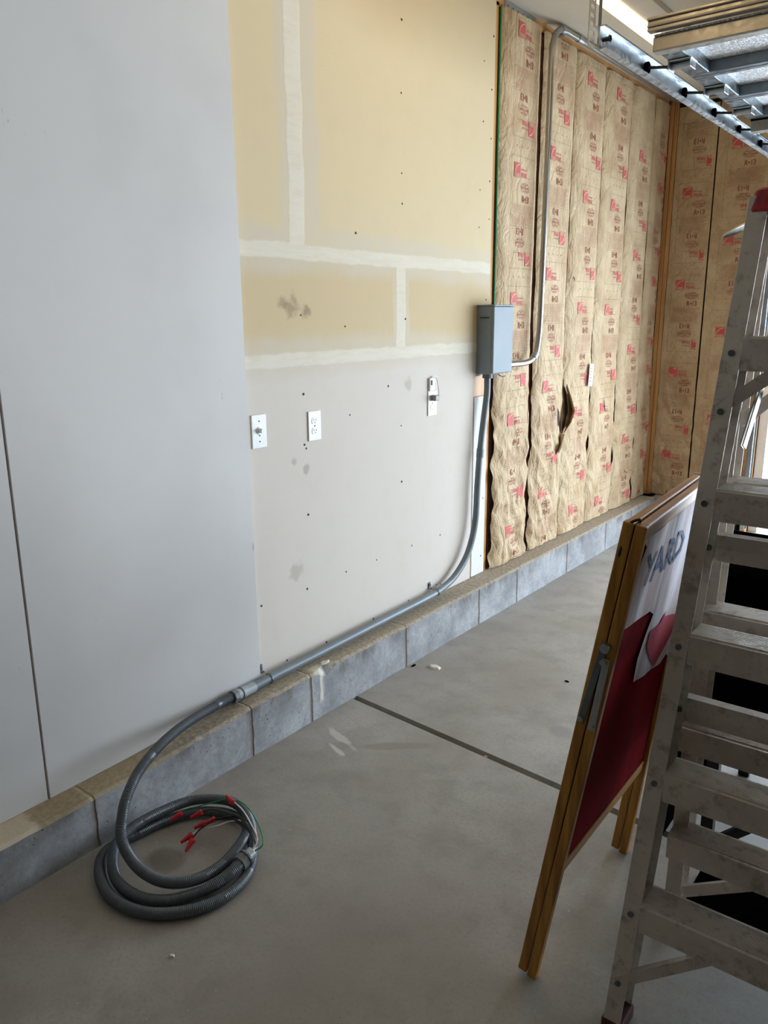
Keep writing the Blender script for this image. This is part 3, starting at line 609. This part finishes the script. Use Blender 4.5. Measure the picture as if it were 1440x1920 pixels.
sw = thing('switch_plate', 'white switch plate with a small knob at the edge of the painted wall', 'switch', (.0, 1.938, 1.105))
m = MB(); m.box(0, .0052, 0, .072, 0, .122); m.build('cover_plate', MAT['plate'], sw, bevel=.002)
m = MB(); m.cyl((.005, .036, .064), (.009, .036, .064), .013, 16); m.cyl((.009, .036, .064), (.024, .036, .064), .0085, 14, .0075); m.build('knob', MAT['plate'], sw, smooth=True)
m = MB()
for z in (.098, .024, .046): m.cyl((.005, .036, z), (.0062, .036, z), .0028, 8)
build_each(m, 'screw', MAT['slot'], sw)
ad = thing('plug_adapter', 'small grey plug adapter with white cord in the outlet below the box', 'adapter', (.0, 3.07, 1.17))
m = MB(); m.box(.006, .034, .002, .036, .012, .038); m.build('body', simple('adapter_body', '#8f8f88', .5), ad, bevel=.003)
m = MB(); m.box(.0, .012, -.014, .03, .058, .118); m.build('sensor_body', MAT['plate'], ad, bevel=.004)
m = MB(); m.tube([p for p in spline([(.02, .036, .028), (.02, .048, .045), (.012, .050, .09), (.01, .040, .118), (.008, .02, .124), (.008, .005, .118)], .006)], .003, 7); m.build('cord', MAT['plate'], ad, smooth=True)
m = MB(); m.box(.0121, .0127, -.008, .006, .085, .108); m.build('printed_mark', MAT['slot'], ad)

# ================================================================== FLOATING DEBRIS ON THE FLOOR
def chip(name, label, cat, x, y, rx, ry, h, mat, z=0, seed=0, group=None):
    n = 10; random.seed(seed); pr_ = [(x+rx*math.cos(2*math.pi*k/n)*random.uniform(.75, 1.1), y+ry*math.sin(2*math.pi*k/n)*random.uniform(.75, 1.1)) for k in range(n)]
    m = MB(); m.loft([[(a, b, z) for a, b in pr_], [(x+(a-x)*.7, y+(b-y)*.7, z+h) for a, b in pr_]]); return tag(m.build(name, MAT[mat]), label, cat, group)
chip('plaster_chip', 'white plaster blob on the far slab near the curb', 'debris', .235, 2.785, .035, .022, .008, 'gyp', 0, 1)
chip('plaster_chip', 'tiny pale chip on the near floor in front of the coil', 'debris', .65, .985, .008, .006, .004, 'gyp', 0, 2)
chip('plaster_chip', 'flat white plaster flake on top of the curb beneath the grey conduit', 'debris', .088, 2.2, .016, .03, .003, 'gyp', .2005, 3)
chip('plastic_scrap', 'black plastic scrap lying on the far floor slab', 'debris', .781, 3.013, .013, .006, .004, 'black', 0, 4)
chip('plastic_scrap', 'small dark scrap at the foot of the curb beside its open joint', 'debris', .145, 2.74, .006, .02, .004, 'black', 0, 5)
chip('dry_leaf', 'small orange dry leaf caught in the floor joint', 'debris', .80, jy(.80), .012, .008, .006, 'stud', -.012, 6)

# ================================================================== FOLDED SIGN
NB = Vector((1.414, 1.469, 0)); NTp = Vector((1.604, 1.469, 1.167)); FB = Vector((1.418, 2.07, 0)); FT = Vector((1.562, 2.07, 1.167))
WS, HS = .60, 1.182
def SP(u, v, w=0):
    a = NB.lerp(NTp, v/HS); b = FB.lerp(FT, v/HS); p = a.lerp(b, u/WS)
    up = (NTp-NB).lerp(FT-FB, u/WS).normalized(); sd = (b-a).normalized(); n = sd.cross(up).normalized()
    return p+n*w
sg = thing('folding_sign', 'folded wooden sandwich-board sign with red canvas leaning on the ladder', 'sign', NB)
def sbox(m, u0, u1, v0, v1, w0, w1, n=1):
    for k in range(n):
        a = v0+(v1-v0)*k/n; b = v0+(v1-v0)*(k+1)/n
        m.hexa([SP(u0, a, w0)-NB, SP(u1, a, w0)-NB, SP(u1, b, w0)-NB, SP(u0, b, w0)-NB], [SP(u0, a, w1)-NB, SP(u1, a, w1)-NB, SP(u1, b, w1)-NB, SP(u0, b, w1)-NB])
PW, PT = .022, .034
for fi, off in enumerate((0.0, -.025)):
    fr = MB(); w0 = off-.023; w1 = off
    fe = D.objects.new('front_frame' if fi == 0 else 'rear_frame', None); COL.objects.link(fe); fe.parent = sg; fe.empty_display_size = .05
    for nm, u0, u1 in (('near_post', 0, PW), ('far_post', WS-PW, WS)):
        m = MB(); sbox(m, u0, u1, .0 if fi == 0 else .004, HS, w0, w1); m.build('post', MAT['oak'], fe, bevel=.003)
    m = MB(); sbox(m, PW, WS-PW, HS-.034, HS-.001, w0+.002, w1-.001); m.build('top_rail', MAT['oaky'], fe, bevel=.003)
    m = MB(); sbox(m, PW, WS-PW, .298, .33, w0+.004, w1-.008); m.build('bottom_rail', MAT['oaky'], fe, bevel=.003)
    cw = (off-.012) if fi == 0 else off-.018
    n1, n2 = 14, 24; m = MB()
    vs = [SP(PW-.001+(WS-2*PW+.002)*i/n1, .325+(HS-.352)*j/n2, cw+.004*math.sin(i*.9+j*.15)*math.sin(math.pi*i/n1)*math.sin(math.pi*j/n2))-NB for j in range(n2+1) for i in range(n1+1)]
    m.add(vs, [(j*(n1+1)+i, j*(n1+1)+i+1, (j+1)*(n1+1)+i+1, (j+1)*(n1+1)+i) for j in range(n2) for i in range(n1)])
    o = m.build('canvas', MAT['canvas'], fe, smooth=True); s_ = o.modifiers.new('t', 'SOLIDIFY'); s_.thickness = .0015
    if fi == 0: fe0 = fe
cloth = [(.030,1.145),(.20,1.148),(.44,1.15),(.575,1.15),(.577,.92),(.577,.735),(.576,.667),(.52,.70),(.464,.693),(.394,.706),(.33,.715),(.236,.735),(.221,.804),(.247,.860),(.274,.901),(.222,.926),(.125,.936),(.026,.949),(.030,1.034),(.041,1.093),(.058,1.125)]
ripk = .0012
def sheet(pts, w, name, mat, parent, sub=3, ripple=.0012):
    bm = bmesh.new(); vs = [bm.verts.new((u, v, 0)) for u, v in pts]; f = bm.faces.new(vs)
    bmesh.ops.triangulate(bm, faces=[f])
    for _ in range(sub): bmesh.ops.subdivide_edges(bm, edges=[e for e in bm.edges if e.calc_length() > .03], cuts=1, use_grid_fill=True); bmesh.ops.triangulate(bm, faces=bm.faces[:])
    bm.normal_update()
    for v_ in bm.verts:
        u, v = v_.co.x, v_.co.y; v_.co = SP(u, v, w+ripple*math.sin(u*38-v*14)*.8+ripple*.8*noise.noise((u*9, v*5, 1)))-NB
    me = D.meshes.new(name); bm.to_mesh(me); bm.free(); return link(name, me, MAT[mat], parent, True)
clo = sheet(cloth, -.003, 'cloth_panel', 'cloth', fe0, 5)
arrow = [(.386,.875),(.390,.857),(.537,.817),(.506,.763),(.402,.711),(.33,.76),(.275,.816),(.277,.856),(.346,.853)]
sheet(arrow, -.0005, 'painted_shape', 'paintred', clo, 4)
def stroke(m, pts, w=.0115):
    for (a, b), (c, d) in zip(pts, pts[1:]):
        L = math.hypot(c-a, d-b); n = max(2, int(L/.01)); nx, ny_ = -(d-b)/L*w/2, (c-a)/L*w/2; ex, ey = (c-a)/L*w*.3, (d-b)/L*w*.3; v = []
        for k in range(n+1):
            t_ = k/n; u0 = a-ex+(c-a+2*ex)*t_; v0 = b-ey+(d-b+2*ey)*t_
            for s_ in (-1, 1):
                uu, vv = u0+s_*nx, v0+s_*ny_; v.append(SP(uu, vv, -.003+.0022+ripk*.8*math.sin(uu*38-vv*14)+.8*ripk*noise.noise((uu*9, vv*5, 1)))-NB)
        m.add(v, [(2*k, 2*k+1, 2*k+3, 2*k+2) for k in range(n)])
m = MB()
stroke(m, [(.086,1.100),(.118,1.068)]); stroke(m, [(.148,1.092),(.125,1.068),(.108,1.028)])
stroke(m, [(.160,1.022),(.193,1.090),(.236,1.024)]); stroke(m, [(.176,1.046),(.222,1.046)])
stroke(m, [(.262,1.022),(.262,1.090)]); stroke(m, [(.258,1.089),(.290,1.084),(.305,1.070),(.295,1.058),(.264,1.052)]); stroke(m, [(.272,1.052),(.325,1.018)])
stroke(m, [(.338,1.018),(.338,1.088)]); stroke(m, [(.334,1.088),(.372,1.082),(.398,1.060),(.392,1.034),(.336,1.018)])
o = m.build('lettering', MAT['blue'], clo)
# hinge stay on the near edge
m = MB(); 
def hp(x, z, y=1.4675): return Vector((x, y, z))-NB
m = MB(); m.beam(hp(1.538, .915, 1.463), hp(1.494, .72, 1.463), .015, .0025, up=(0, 1, 0)); o1 = m.build('stay_arm', MAT['galvd'], sg, bevel=.001)
m = MB(); m.beam(hp(1.545, .88, 1.460), hp(1.520, .71, 1.460), .015, .0025, up=(0, 1, 0)); m.build('stay_arm', MAT['galv'], sg, bevel=.001)
m = MB(); m.cyl(hp(1.541, .905, 1.466), hp(1.541, .905, 1.452), .010, 14); m.cyl(hp(1.538, .872, 1.466), hp(1.538, .872, 1.455), .007, 14); m.cyl(hp(1.496, .73, 1.464), hp(1.496, .73, 1.457), .006, 10); m.cyl(hp(1.522, .72, 1.464), hp(1.522, .72, 1.454), .006, 10); build_each(m, 'rivet', MAT['galv'], sg, smooth=True)
m = MB(); m.tube(spline([SP(.01, 1.165, -.045)-NB, SP(.005, 1.185, -.03)-NB, SP(.02, 1.186, -.02)-NB, SP(.012, 1.15, -.035)-NB, SP(.0, 1.12, -.04)-NB, SP(.01, 1.09, -.038)-NB], .006), .003, 7); m.build('top_hinge', MAT['blackm'], sg, smooth=True)

# ================================================================== LADDER
LX = 1.905
ld = thing('step_ladder', 'weathered aluminium twin step ladder with a red top cap', 'ladder', (LX, 1.65, 0))
LO = Vector((LX, 1.65, 0))
def rail_x(z): return 1.607+.011*(z-.29)/.3           # outer face of the left front rail
def rail_y(z): return 1.486+.052*(z-.29)/.3           # front face
def sx(side, x): return x if side < 0 else 2*LX-x
ZT = 1.79; DEP = .072; FLW = .038; TH = .003
def channel(m, px, py, z0, z1, side, dirn=1, dep=DEP):
    """C channel: web at outer x, flanges inward, from z0 to z1"""
    prof = [(0, 0), (FLW, 0), (FLW, TH), (TH, TH), (TH, dep-TH), (FLW, dep-TH), (FLW, dep), (0, dep)]
    rings = []
    for z in (z0, z1): rings.append([Vector((sx(side, px(z)+a), py(z)+dirn*b, z))-LO for a, b in prof])
    n = 8
    m.add([p for r in rings for p in r], [(j, (j+1) % n, n+(j+1) % n, n+j) for j in range(n)]+[(0, 1, 2, 3), (0, 3, 4, 7), (4, 5, 6, 7), (8, 9, 10, 11), (8, 11, 12, 15), (12, 13, 14, 15)])
rear_x = lambda z: 1.603+.008*(z-.29)/.3
rear_y = lambda z: 1.83-.004*(z-.29)/.3
for side in (-1, 1):
    m = MB(); channel(m, rail_x, rail_y, .03, ZT, side); m.build('front_rail', MAT['alu'], ld, bevel=.0006, seg=1)
    m = MB(); channel(m, rear_x, rear_y, .03, ZT, side); m.build('rear_rail', MAT['alu'], ld, bevel=.0006, seg=1)
    for px, py in ((rail_x, rail_y), (rear_x, rear_y)):
        x = px(.02); y = py(.02); m = MB(); a, b = sorted((sx(side, x-.004), sx(side, x+FLW+.006))); m.box(a-LX, b-LX, y-.001-1.65, y+DEP+.006-1.65, 0, .034); m.build('foot', MAT['rubber'], ld, bevel=.004)
def step(z, front=True):
    """grooved tread with a front lip, top surface at z+.028"""
    px, py = (rail_x, rail_y) if front else (rear_x, rear_y)
    x0 = px(z)+FLW+.0005 if front else px(z)+.006; x1 = 2*LX-x0; yf = py(z)-.0 if front else py(z)-.055
    zt = z+.032; dep = .085; n = 13; prof = [(yf-.002, zt-.066), (yf-.002, zt-.004), (yf+.003, zt-.003)]
    for k in range(n):
        y0 = yf+.006+(dep-.012)*k/n; w = (dep-.012)/n
        prof += [(y0, zt-.003), (y0+w*.15, zt), (y0+w*.55, zt), (y0+w*.7, zt-.003)]
    prof += [(yf+dep, zt-.003), (yf+dep, zt-.03), (yf+dep-.003, zt-.03), (yf+dep-.003, zt-.006), (yf+.003, zt-.006), (yf+.003, zt-.066)]
    m = MB(); m.loft([[Vector((x, y, zz))-LO for y, zz in prof] for x in (x0, x1)]); 
    o = m.build('step' if front else 'rear_step', MAT['alu'], ld)
    if front:
        m = MB()
        for side in (-1, 1):
            x = sx(side, px(z)+FLW*.5); m.cyl(Vector((x, yf+.001, z+.0))-LO, Vector((x, yf-.0035, z+.0))-LO, .0065, 12)
            xw = sx(side, px(z)); 
        build_each(m, 'rivet', MAT['galvd'], o, smooth=True)
for k in range(5): step(.29+.3*k)
for k in range(5): step(.285+.3*k, False)
for z in (.73, 1.085):
    x0 = rail_x(z)+.006; x1 = 2*LX-x0; y = rail_y(z)+.075; m = MB()
    prof = [(y, z-.028), (y+.004, z-.030), (y+.022, z-.026), (y+.022, z-.022), (y+.004, z-.024), (y+.003, z+.022), (y+.022, z+.026), (y+.022, z+.030), (y, z+.028), (y-.004, z)]
    m.loft([[Vector((x, a, b))-LO for a, b in prof] for x in (x0, x1)]); m.build('cross_bar', MAT['alu'], ld)
    m = MB(); m.cyl(Vector((x0+.02, y+.001, z))-LO, Vector((x0+.02, y-.008, z))-LO, .007, 10); build_each(m, 'bar_rivet', MAT['galvd'], ld, smooth=True)
def brace(a, b, name='brace'):
    for side in (-1, 1):
        p = Vector((sx(side, a[0]), a[1], a[2])); q = Vector((sx(side, b[0]), b[1], b[2])); m = MB()
        m.beam(p-LO, q-LO, .003, .026, up=(0, 0, 1)); m.beam(p-LO+Vector((0, .008, .013)), q-LO+Vector((0, .008, .013)), .016, .003); m.beam(p-LO+Vector((0, .008, -.013)), q-LO+Vector((0, .008, -.013)), .016, .003)
        m.build(name, MAT['alu'], ld)
brace((1.615, rail_y(.13)+.001, .125), (1.79, rail_y(.26)+.012, .258)); brace((1.64, 1.84, .12), (1.80, 1.79, .25))
brace((1.655, rail_y(1.37)+.004, 1.375), (1.78, rail_y(1.46)+.014, 1.475)); brace((1.67, 1.835, 1.34), (1.80, 1.80, 1.46))
m = MB()
for side in (-1, 1):
    m.beam(Vector((sx(side, 1.70), 1.72, 1.30))-LO, Vector((sx(side, 1.71), 1.80, 1.44))-LO, .003, .018); m.beam(Vector((sx(side, 1.705), 1.72, 1.30))-LO, Vector((sx(side, 1.715), 1.80, 1.44))-LO, .003, .018)
build_each(m, 'spreader', MAT['alul'], ld)
m = MB()
for side in (-1, 1):
    for z in (.125, 1.375): m.cyl(Vector((sx(side, rail_x(z)+.018), rail_y(z)+.001, z))-LO, Vector((sx(side, rail_x(z)+.018), rail_y(z)-.0035, z))-LO, .0065, 12)
build_each(m, 'brace_rivet', MAT['galvd'], ld, smooth=True)
xa = rail_x(ZT); ya = rail_y(ZT)
m = MB(); a = [(xa-.004, ya-.008), (2*LX-xa+.004, ya-.008), (2*LX-xa+.004, 1.93), (xa-.004, 1.93)]; b = [(x+(.012 if x < LX else -.012), y+(.010 if y < 1.8 else -.010)) for x, y in a]
m.hexa([Vector((x, y, 1.752))-LO for x, y in a], [Vector((x, y, 1.806))-LO for x, y in b]); m.build('top_cap', MAT['redcap'], ld, bevel=.012, seg=3)
# shiny curved clip hanging from the top of the ladder
m = MB(); rings = []
for k in range(9):
    t_ = k/8; w = .006+.030*math.sin(math.pi*min(1, t_*1.05)*.62); c = Vector((xa-.075+.095*t_, 1.86, 1.725+.032*math.sin(t_*1.5)))
    rings.append([c+Vector((0, -w, -.004*t_)), c+Vector((0, -w*.3, .006)), c+Vector((0, w*.3, .007)), c+Vector((0, w, -.003)), c+Vector((0, w*.3, .004)), c+Vector((0, -w*.3, .003))])
m.loft(rings); tag(m.build('metal_clip', MAT['alul'], smooth=True), 'bright curved metal clip poking out beside the ladder top', 'clip')

# ================================================================== CLUTTER BEHIND THE LADDER
pn = thing('workbench', 'black low workbench standing behind the ladder and the sign', 'workbench', (1.44, 2.2, 0))
m = MB(); m.box(.0, .95, .06, .55, .44, .86); m.build('cabinet', MAT['black'], pn, bevel=.006)
m = MB(); m.box(-.015, .035, .0, .5, .0, .60); m.build('side_panel', MAT['black'], pn, bevel=.004)
for x, y in ((.13, .05), (.88, .05), (.13, .5), (.88, .5)):
    m = MB(); m.box(x, x+.035, y, y+.035, 0, .45); m.build('leg', MAT['blackm'], pn, bevel=.002)
m = MB(); m.beam((.19, .07, .02), (.62, .07, .45), .02, .03); m.build('diagonal_strut', MAT['blackm'], pn)
m = MB(); m.box(.30, .40, .056, .0598, .60, .66); m.build('paper_note', MAT['plate'], pn)
tt = thing('light_blocking_tote', 'unseen grey tote added as a light blocker beside the ladder, under another tote', 'tote', (2.42, .72, 0))  # out of view, added to darken the floor under the ladder
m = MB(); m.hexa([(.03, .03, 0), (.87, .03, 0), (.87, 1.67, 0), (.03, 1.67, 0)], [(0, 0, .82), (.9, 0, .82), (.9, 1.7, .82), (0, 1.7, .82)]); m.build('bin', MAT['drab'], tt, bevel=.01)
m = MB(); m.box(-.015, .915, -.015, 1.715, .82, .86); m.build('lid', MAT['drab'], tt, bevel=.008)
t2 = copy_tree(tt); t2.location = (2.43, .73, .86); t2['label'] = 'unseen grey tote added as a light blocker on top of the other tote'  # upper unseen blocker, added for the same darkening
bk = thing('bicycle', 'black bicycle seen between the steps of the ladder', 'bicycle', (2.3, 3.6, 0), math.radians(80))
def wheel(cx):
    r = .33; m = MB(); m.tube([(cx+r*math.cos(a), 0, .345+r*math.sin(a)) for a in [2*math.pi*k/40 for k in range(41)]], .02, 8, cap=False); w = m.build('tyre', MAT['rubberb'], bk, smooth=True)
    m = MB(); m.tube([(cx+.305*math.cos(a), 0, .345+.305*math.sin(a)) for a in [2*math.pi*k/40 for k in range(41)]], .009, 6, cap=False); m.build('rim', MAT['blackm'], bk, smooth=True)
    m = MB()
    for k in range(28):
        a = 2*math.pi*k/28; m.cyl((cx, .02*(-1)**k, .345), (cx+.3*math.cos(a), 0, .345+.3*math.sin(a)), .001, 4)
    build_each(m, 'spoke', MAT['alul'], bk)
    m = MB(); m.cyl((cx, -.05, .345), (cx, .05, .345), .02, 12); m.build('wheel_hub', MAT['alul'], bk, smooth=True)
wheel(-.52); wheel(.52)
m = MB(); BBk = (-.08, 0, .29); ST = (-.22, 0, .78); HD = (.33, 0, .78); HL = (.37, 0, .66)
for a, b, r in ((BBk, ST, .016), (ST, HD, .016), (BBk, HL, .019), (HD, HL, .02), (BBk, (-.52, .04, .345), .01), (ST, (-.52, .04, .345), .009), (HL, (.52, .04, .345), .012), (HL, (.52, -.04, .345), .012), (BBk, (-.52, -.04, .345), .01), (ST, (-.52, -.04, .345), .009)): m.cyl(a, b, r, 10)
m.build('bicycle_frame', MAT['blackm'], bk, smooth=True)
m = MB(); m.cyl(ST, (-.25, 0, .88), .013, 10); m.loft([[(-.38, -.07, .89), (-.38, .07, .89), (-.36, .06, .93), (-.36, -.06, .93)], [(-.2, -.03, .90), (-.2, .03, .90), (-.2, .025, .93), (-.2, -.025, .93)], [(-.1, -.015, .90), (-.1, .015, .90), (-.1, .01, .92), (-.1, -.01, .92)]]); m.build('saddle', MAT['black'], bk)
m = MB(); m.cyl(HD, (.31, 0, .88), .014, 10); m.tube(spline([(.22, -.3, .9), (.3, -.15, .89), (.31, 0, .88), (.3, .15, .89), (.22, .3, .9)], .03), .012, 8); m.build('handlebar', MAT['blackm'], bk, smooth=True)
m = MB(); m.cyl((-.08, -.055, .29), (-.08, -.05, .29), .09, 24); m.cyl((-.08, -.06, .29), (.02, -.075, .15), .01, 8); m.cyl((-.08, .06, .29), (-.18, .075, .43), .01, 8); m.build('crank', MAT['galvd'], bk, smooth=True)
m = MB(); m.box(-.03, .07, -.17, -.08, .135, .16); m.box(-.23, -.13, .08, .17, .42, .445); build_each(m, 'pedal', MAT['black'], bk, bevel=.004)
m = MB(); m.tube([(-.08, -.052, .38), (-.52, -.052, .385)], .004, 6); m.tube([(-.08, -.052, .2), (-.52, -.052, .305)], .004, 6); m.build('chain', MAT['galv'], bk)
m = MB(); m.box(1.62, 2.35, 1.93, 2.10, .0, .02); tag(m.build('floor_mat', MAT['black'], bevel=.004), 'black rubber mat on the floor behind the ladder', 'mat')

# ================================================================== GARAGE DOOR OVERHEAD
TX = .765; TZ = 2.55
tr = thing('door_track', 'galvanised overhead door track hung from the ceiling', 'track', (TX, 3.03, TZ))
def trk(sx_=1):
    path = [(3.03, TZ), (3.8, TZ), (4.6, TZ), (5.6, TZ)]
    for k in range(1, 9): a = k*math.pi/16; path.append((5.6+.36*math.sin(a), TZ-.36*(1-math.cos(a))))
    path.append((5.96, .05)); return path
prof = [(.030, -.030), (.030, -.036), (.004, -.040), (0, -.036), (0, .036), (.006, .042), (.026, .040), (.030, .032), (.027, .031), (.022, .036), (.008, .037), (.004, .034), (.004, -.034), (.008, -.036), (.026, -.032)]
pth = trk(); rings = []
for i, (y, z) in enumerate(pth):
    a = pth[max(0, i-1)]; b = pth[min(len(pth)-1, i+1)]; d = Vector((b[0]-a[0], b[1]-a[1])).normalized(); nrm = Vector((-d.y, d.x))
    rings.append([(px_, y+nrm.x*q-3.03, z+nrm.y*q-TZ) for px_, q in prof])
m = MB(); m.loft(rings); m.build('track_channel', MAT['galv'], tr, smooth=False)
m = MB(); m.box(-.004, .0, -.0, 2.2, -.0, .038); m.box(-.024, -.0, .0, 2.2, .038, .041); build_each(m, 'stiffener_angle', MAT['galv'], tr)
m = MB(); m.cyl((.0, .03, .0), (.034, .03, .0), .008, 8); m.cyl((.028, .03, .0), (.034, .03, .0), .012, 6); build_each(m, 'bolt', MAT['blackm'], tr)
hg = thing('hanger_strap', 'perforated steel hanger angle holding the track end under the ceiling', 'hanger', (TX-.006, 2.995, 2.51))
m = MB(); H = CEIL-2.51
m.box(-.003, 0, -.04, -.03, 0, H); m.box(-.003, 0, .005, .014, 0, H)
k = 0
while k*.028 < H-.01:
    m.box(-.003, 0, -.03, .005, k*.028, k*.028+.012); k += 1
m.build('perforated_leg', MAT['strut'], hg)
m = MB(); m.box(-.003, .008, .045, .048, .02, H); m.box(-.003, 0, .048, .058, .02, H); m.build('solid_leg', MAT['galvd'], hg)
dr = thing('garage_door', 'open sectional garage door folded up flat under the ceiling', 'garage door', (.875, 3.29, 2.55))
DX = 4.8
for s in range(5):
    y0 = s*.472; y1 = y0+.466
    m = MB(); m.box(.0, DX, y0, y1, .045, .052); sec = m.build('section_skin', MAT['foil'], dr)
    m = MB(); m.box(0, DX, y0, y0+.035, .0, .045); m.build('section_rail', MAT['galvd'], sec, bevel=.004)
    m = MB(); m.box(0, DX, y1-.035, y1, .0, .045); m.build('section_rail', MAT['galvd'], sec, bevel=.004)
    for x in (0, 1.6, 3.2, DX-.09):
        m = MB(); m.box(x, x+.085, y0+.036, y1-.036, .0, .045); m.build('stile', MAT['galvd'], sec, bevel=.003)
def strut(y, z, n):
    m = MB(); prof = [(0, 0), (0, -.012), (.018, -.016), (.02, -.055), (.055, -.062), (.075, -.055), (.078, -.016), (.095, -.012), (.095, 0)]
    o2 = [(a, b) for a, b in prof]+[(a, b+.004) for a, b in reversed(prof)]
    m.loft([[(x, y+a, z+b) for a, b in o2] for x in (.01, DX)]); return m.build('strut', MAT['strut'], dr)
strut(1.43, 0, 1)
m = MB()   # top bar of the door, ribbed
m.box(-.012, DX, -.045, -.01, .052, .066); m.box(-.012, DX, -.052, -.02, .066, .072); m.box(-.012, DX, -.045, -.02, .072, .088); m.box(-.012, DX, -.055, -.02, .088, .098)
m.build('ribbed_top_strut', MAT['strut'], dr, bevel=.004)
m = MB(); m.box(.0, DX, -.012, .045, -.012, .040); m.build('top_edge_channel', MAT['strut'], dr, bevel=.006)
for s, yy_ in enumerate((.20, .68, 1.15, 1.62, 2.1)):
    m = MB(); m.box(-.0, .095, yy_-.04, yy_+.04, -.006, -.001); m.cyl((-.0, yy_, -.018), (.09, yy_, -.018), .013, 12); m.box(.0, .006, yy_-.035, yy_+.035, -.034, .0); m.box(.085, .091, yy_-.035, yy_+.035, -.034, .0); m.build('roller_hinge', MAT['galv'], dr, bevel=.002)
    m = MB(); m.cyl((-.095, yy_, -.002), (.0, yy_, -.016), .006, 8); m.build('roller_stem', MAT['blackm'], dr)
    m = MB(); m.cyl((-.102, yy_, -.002), (-.088, yy_, -.002), .022, 16); m.build('roller', MAT['black'], dr, smooth=True)

# ================================================================== CEILING LAMP
lp = thing('strip_light', 'long warm strip light fixed to the ceiling above the door track', 'light', (.46, 3.2, CEIL))
m = MB(); m.box(-.11, .10, 0, 2.1, -.03, 0); m.build('housing', MAT['ceil'], lp, bevel=.004)
m = MB(); m.box(-.105, -.012, .02, 2.08, -.045, -.031); m.build('diffuser', MAT['lens'], lp, bevel=.006)
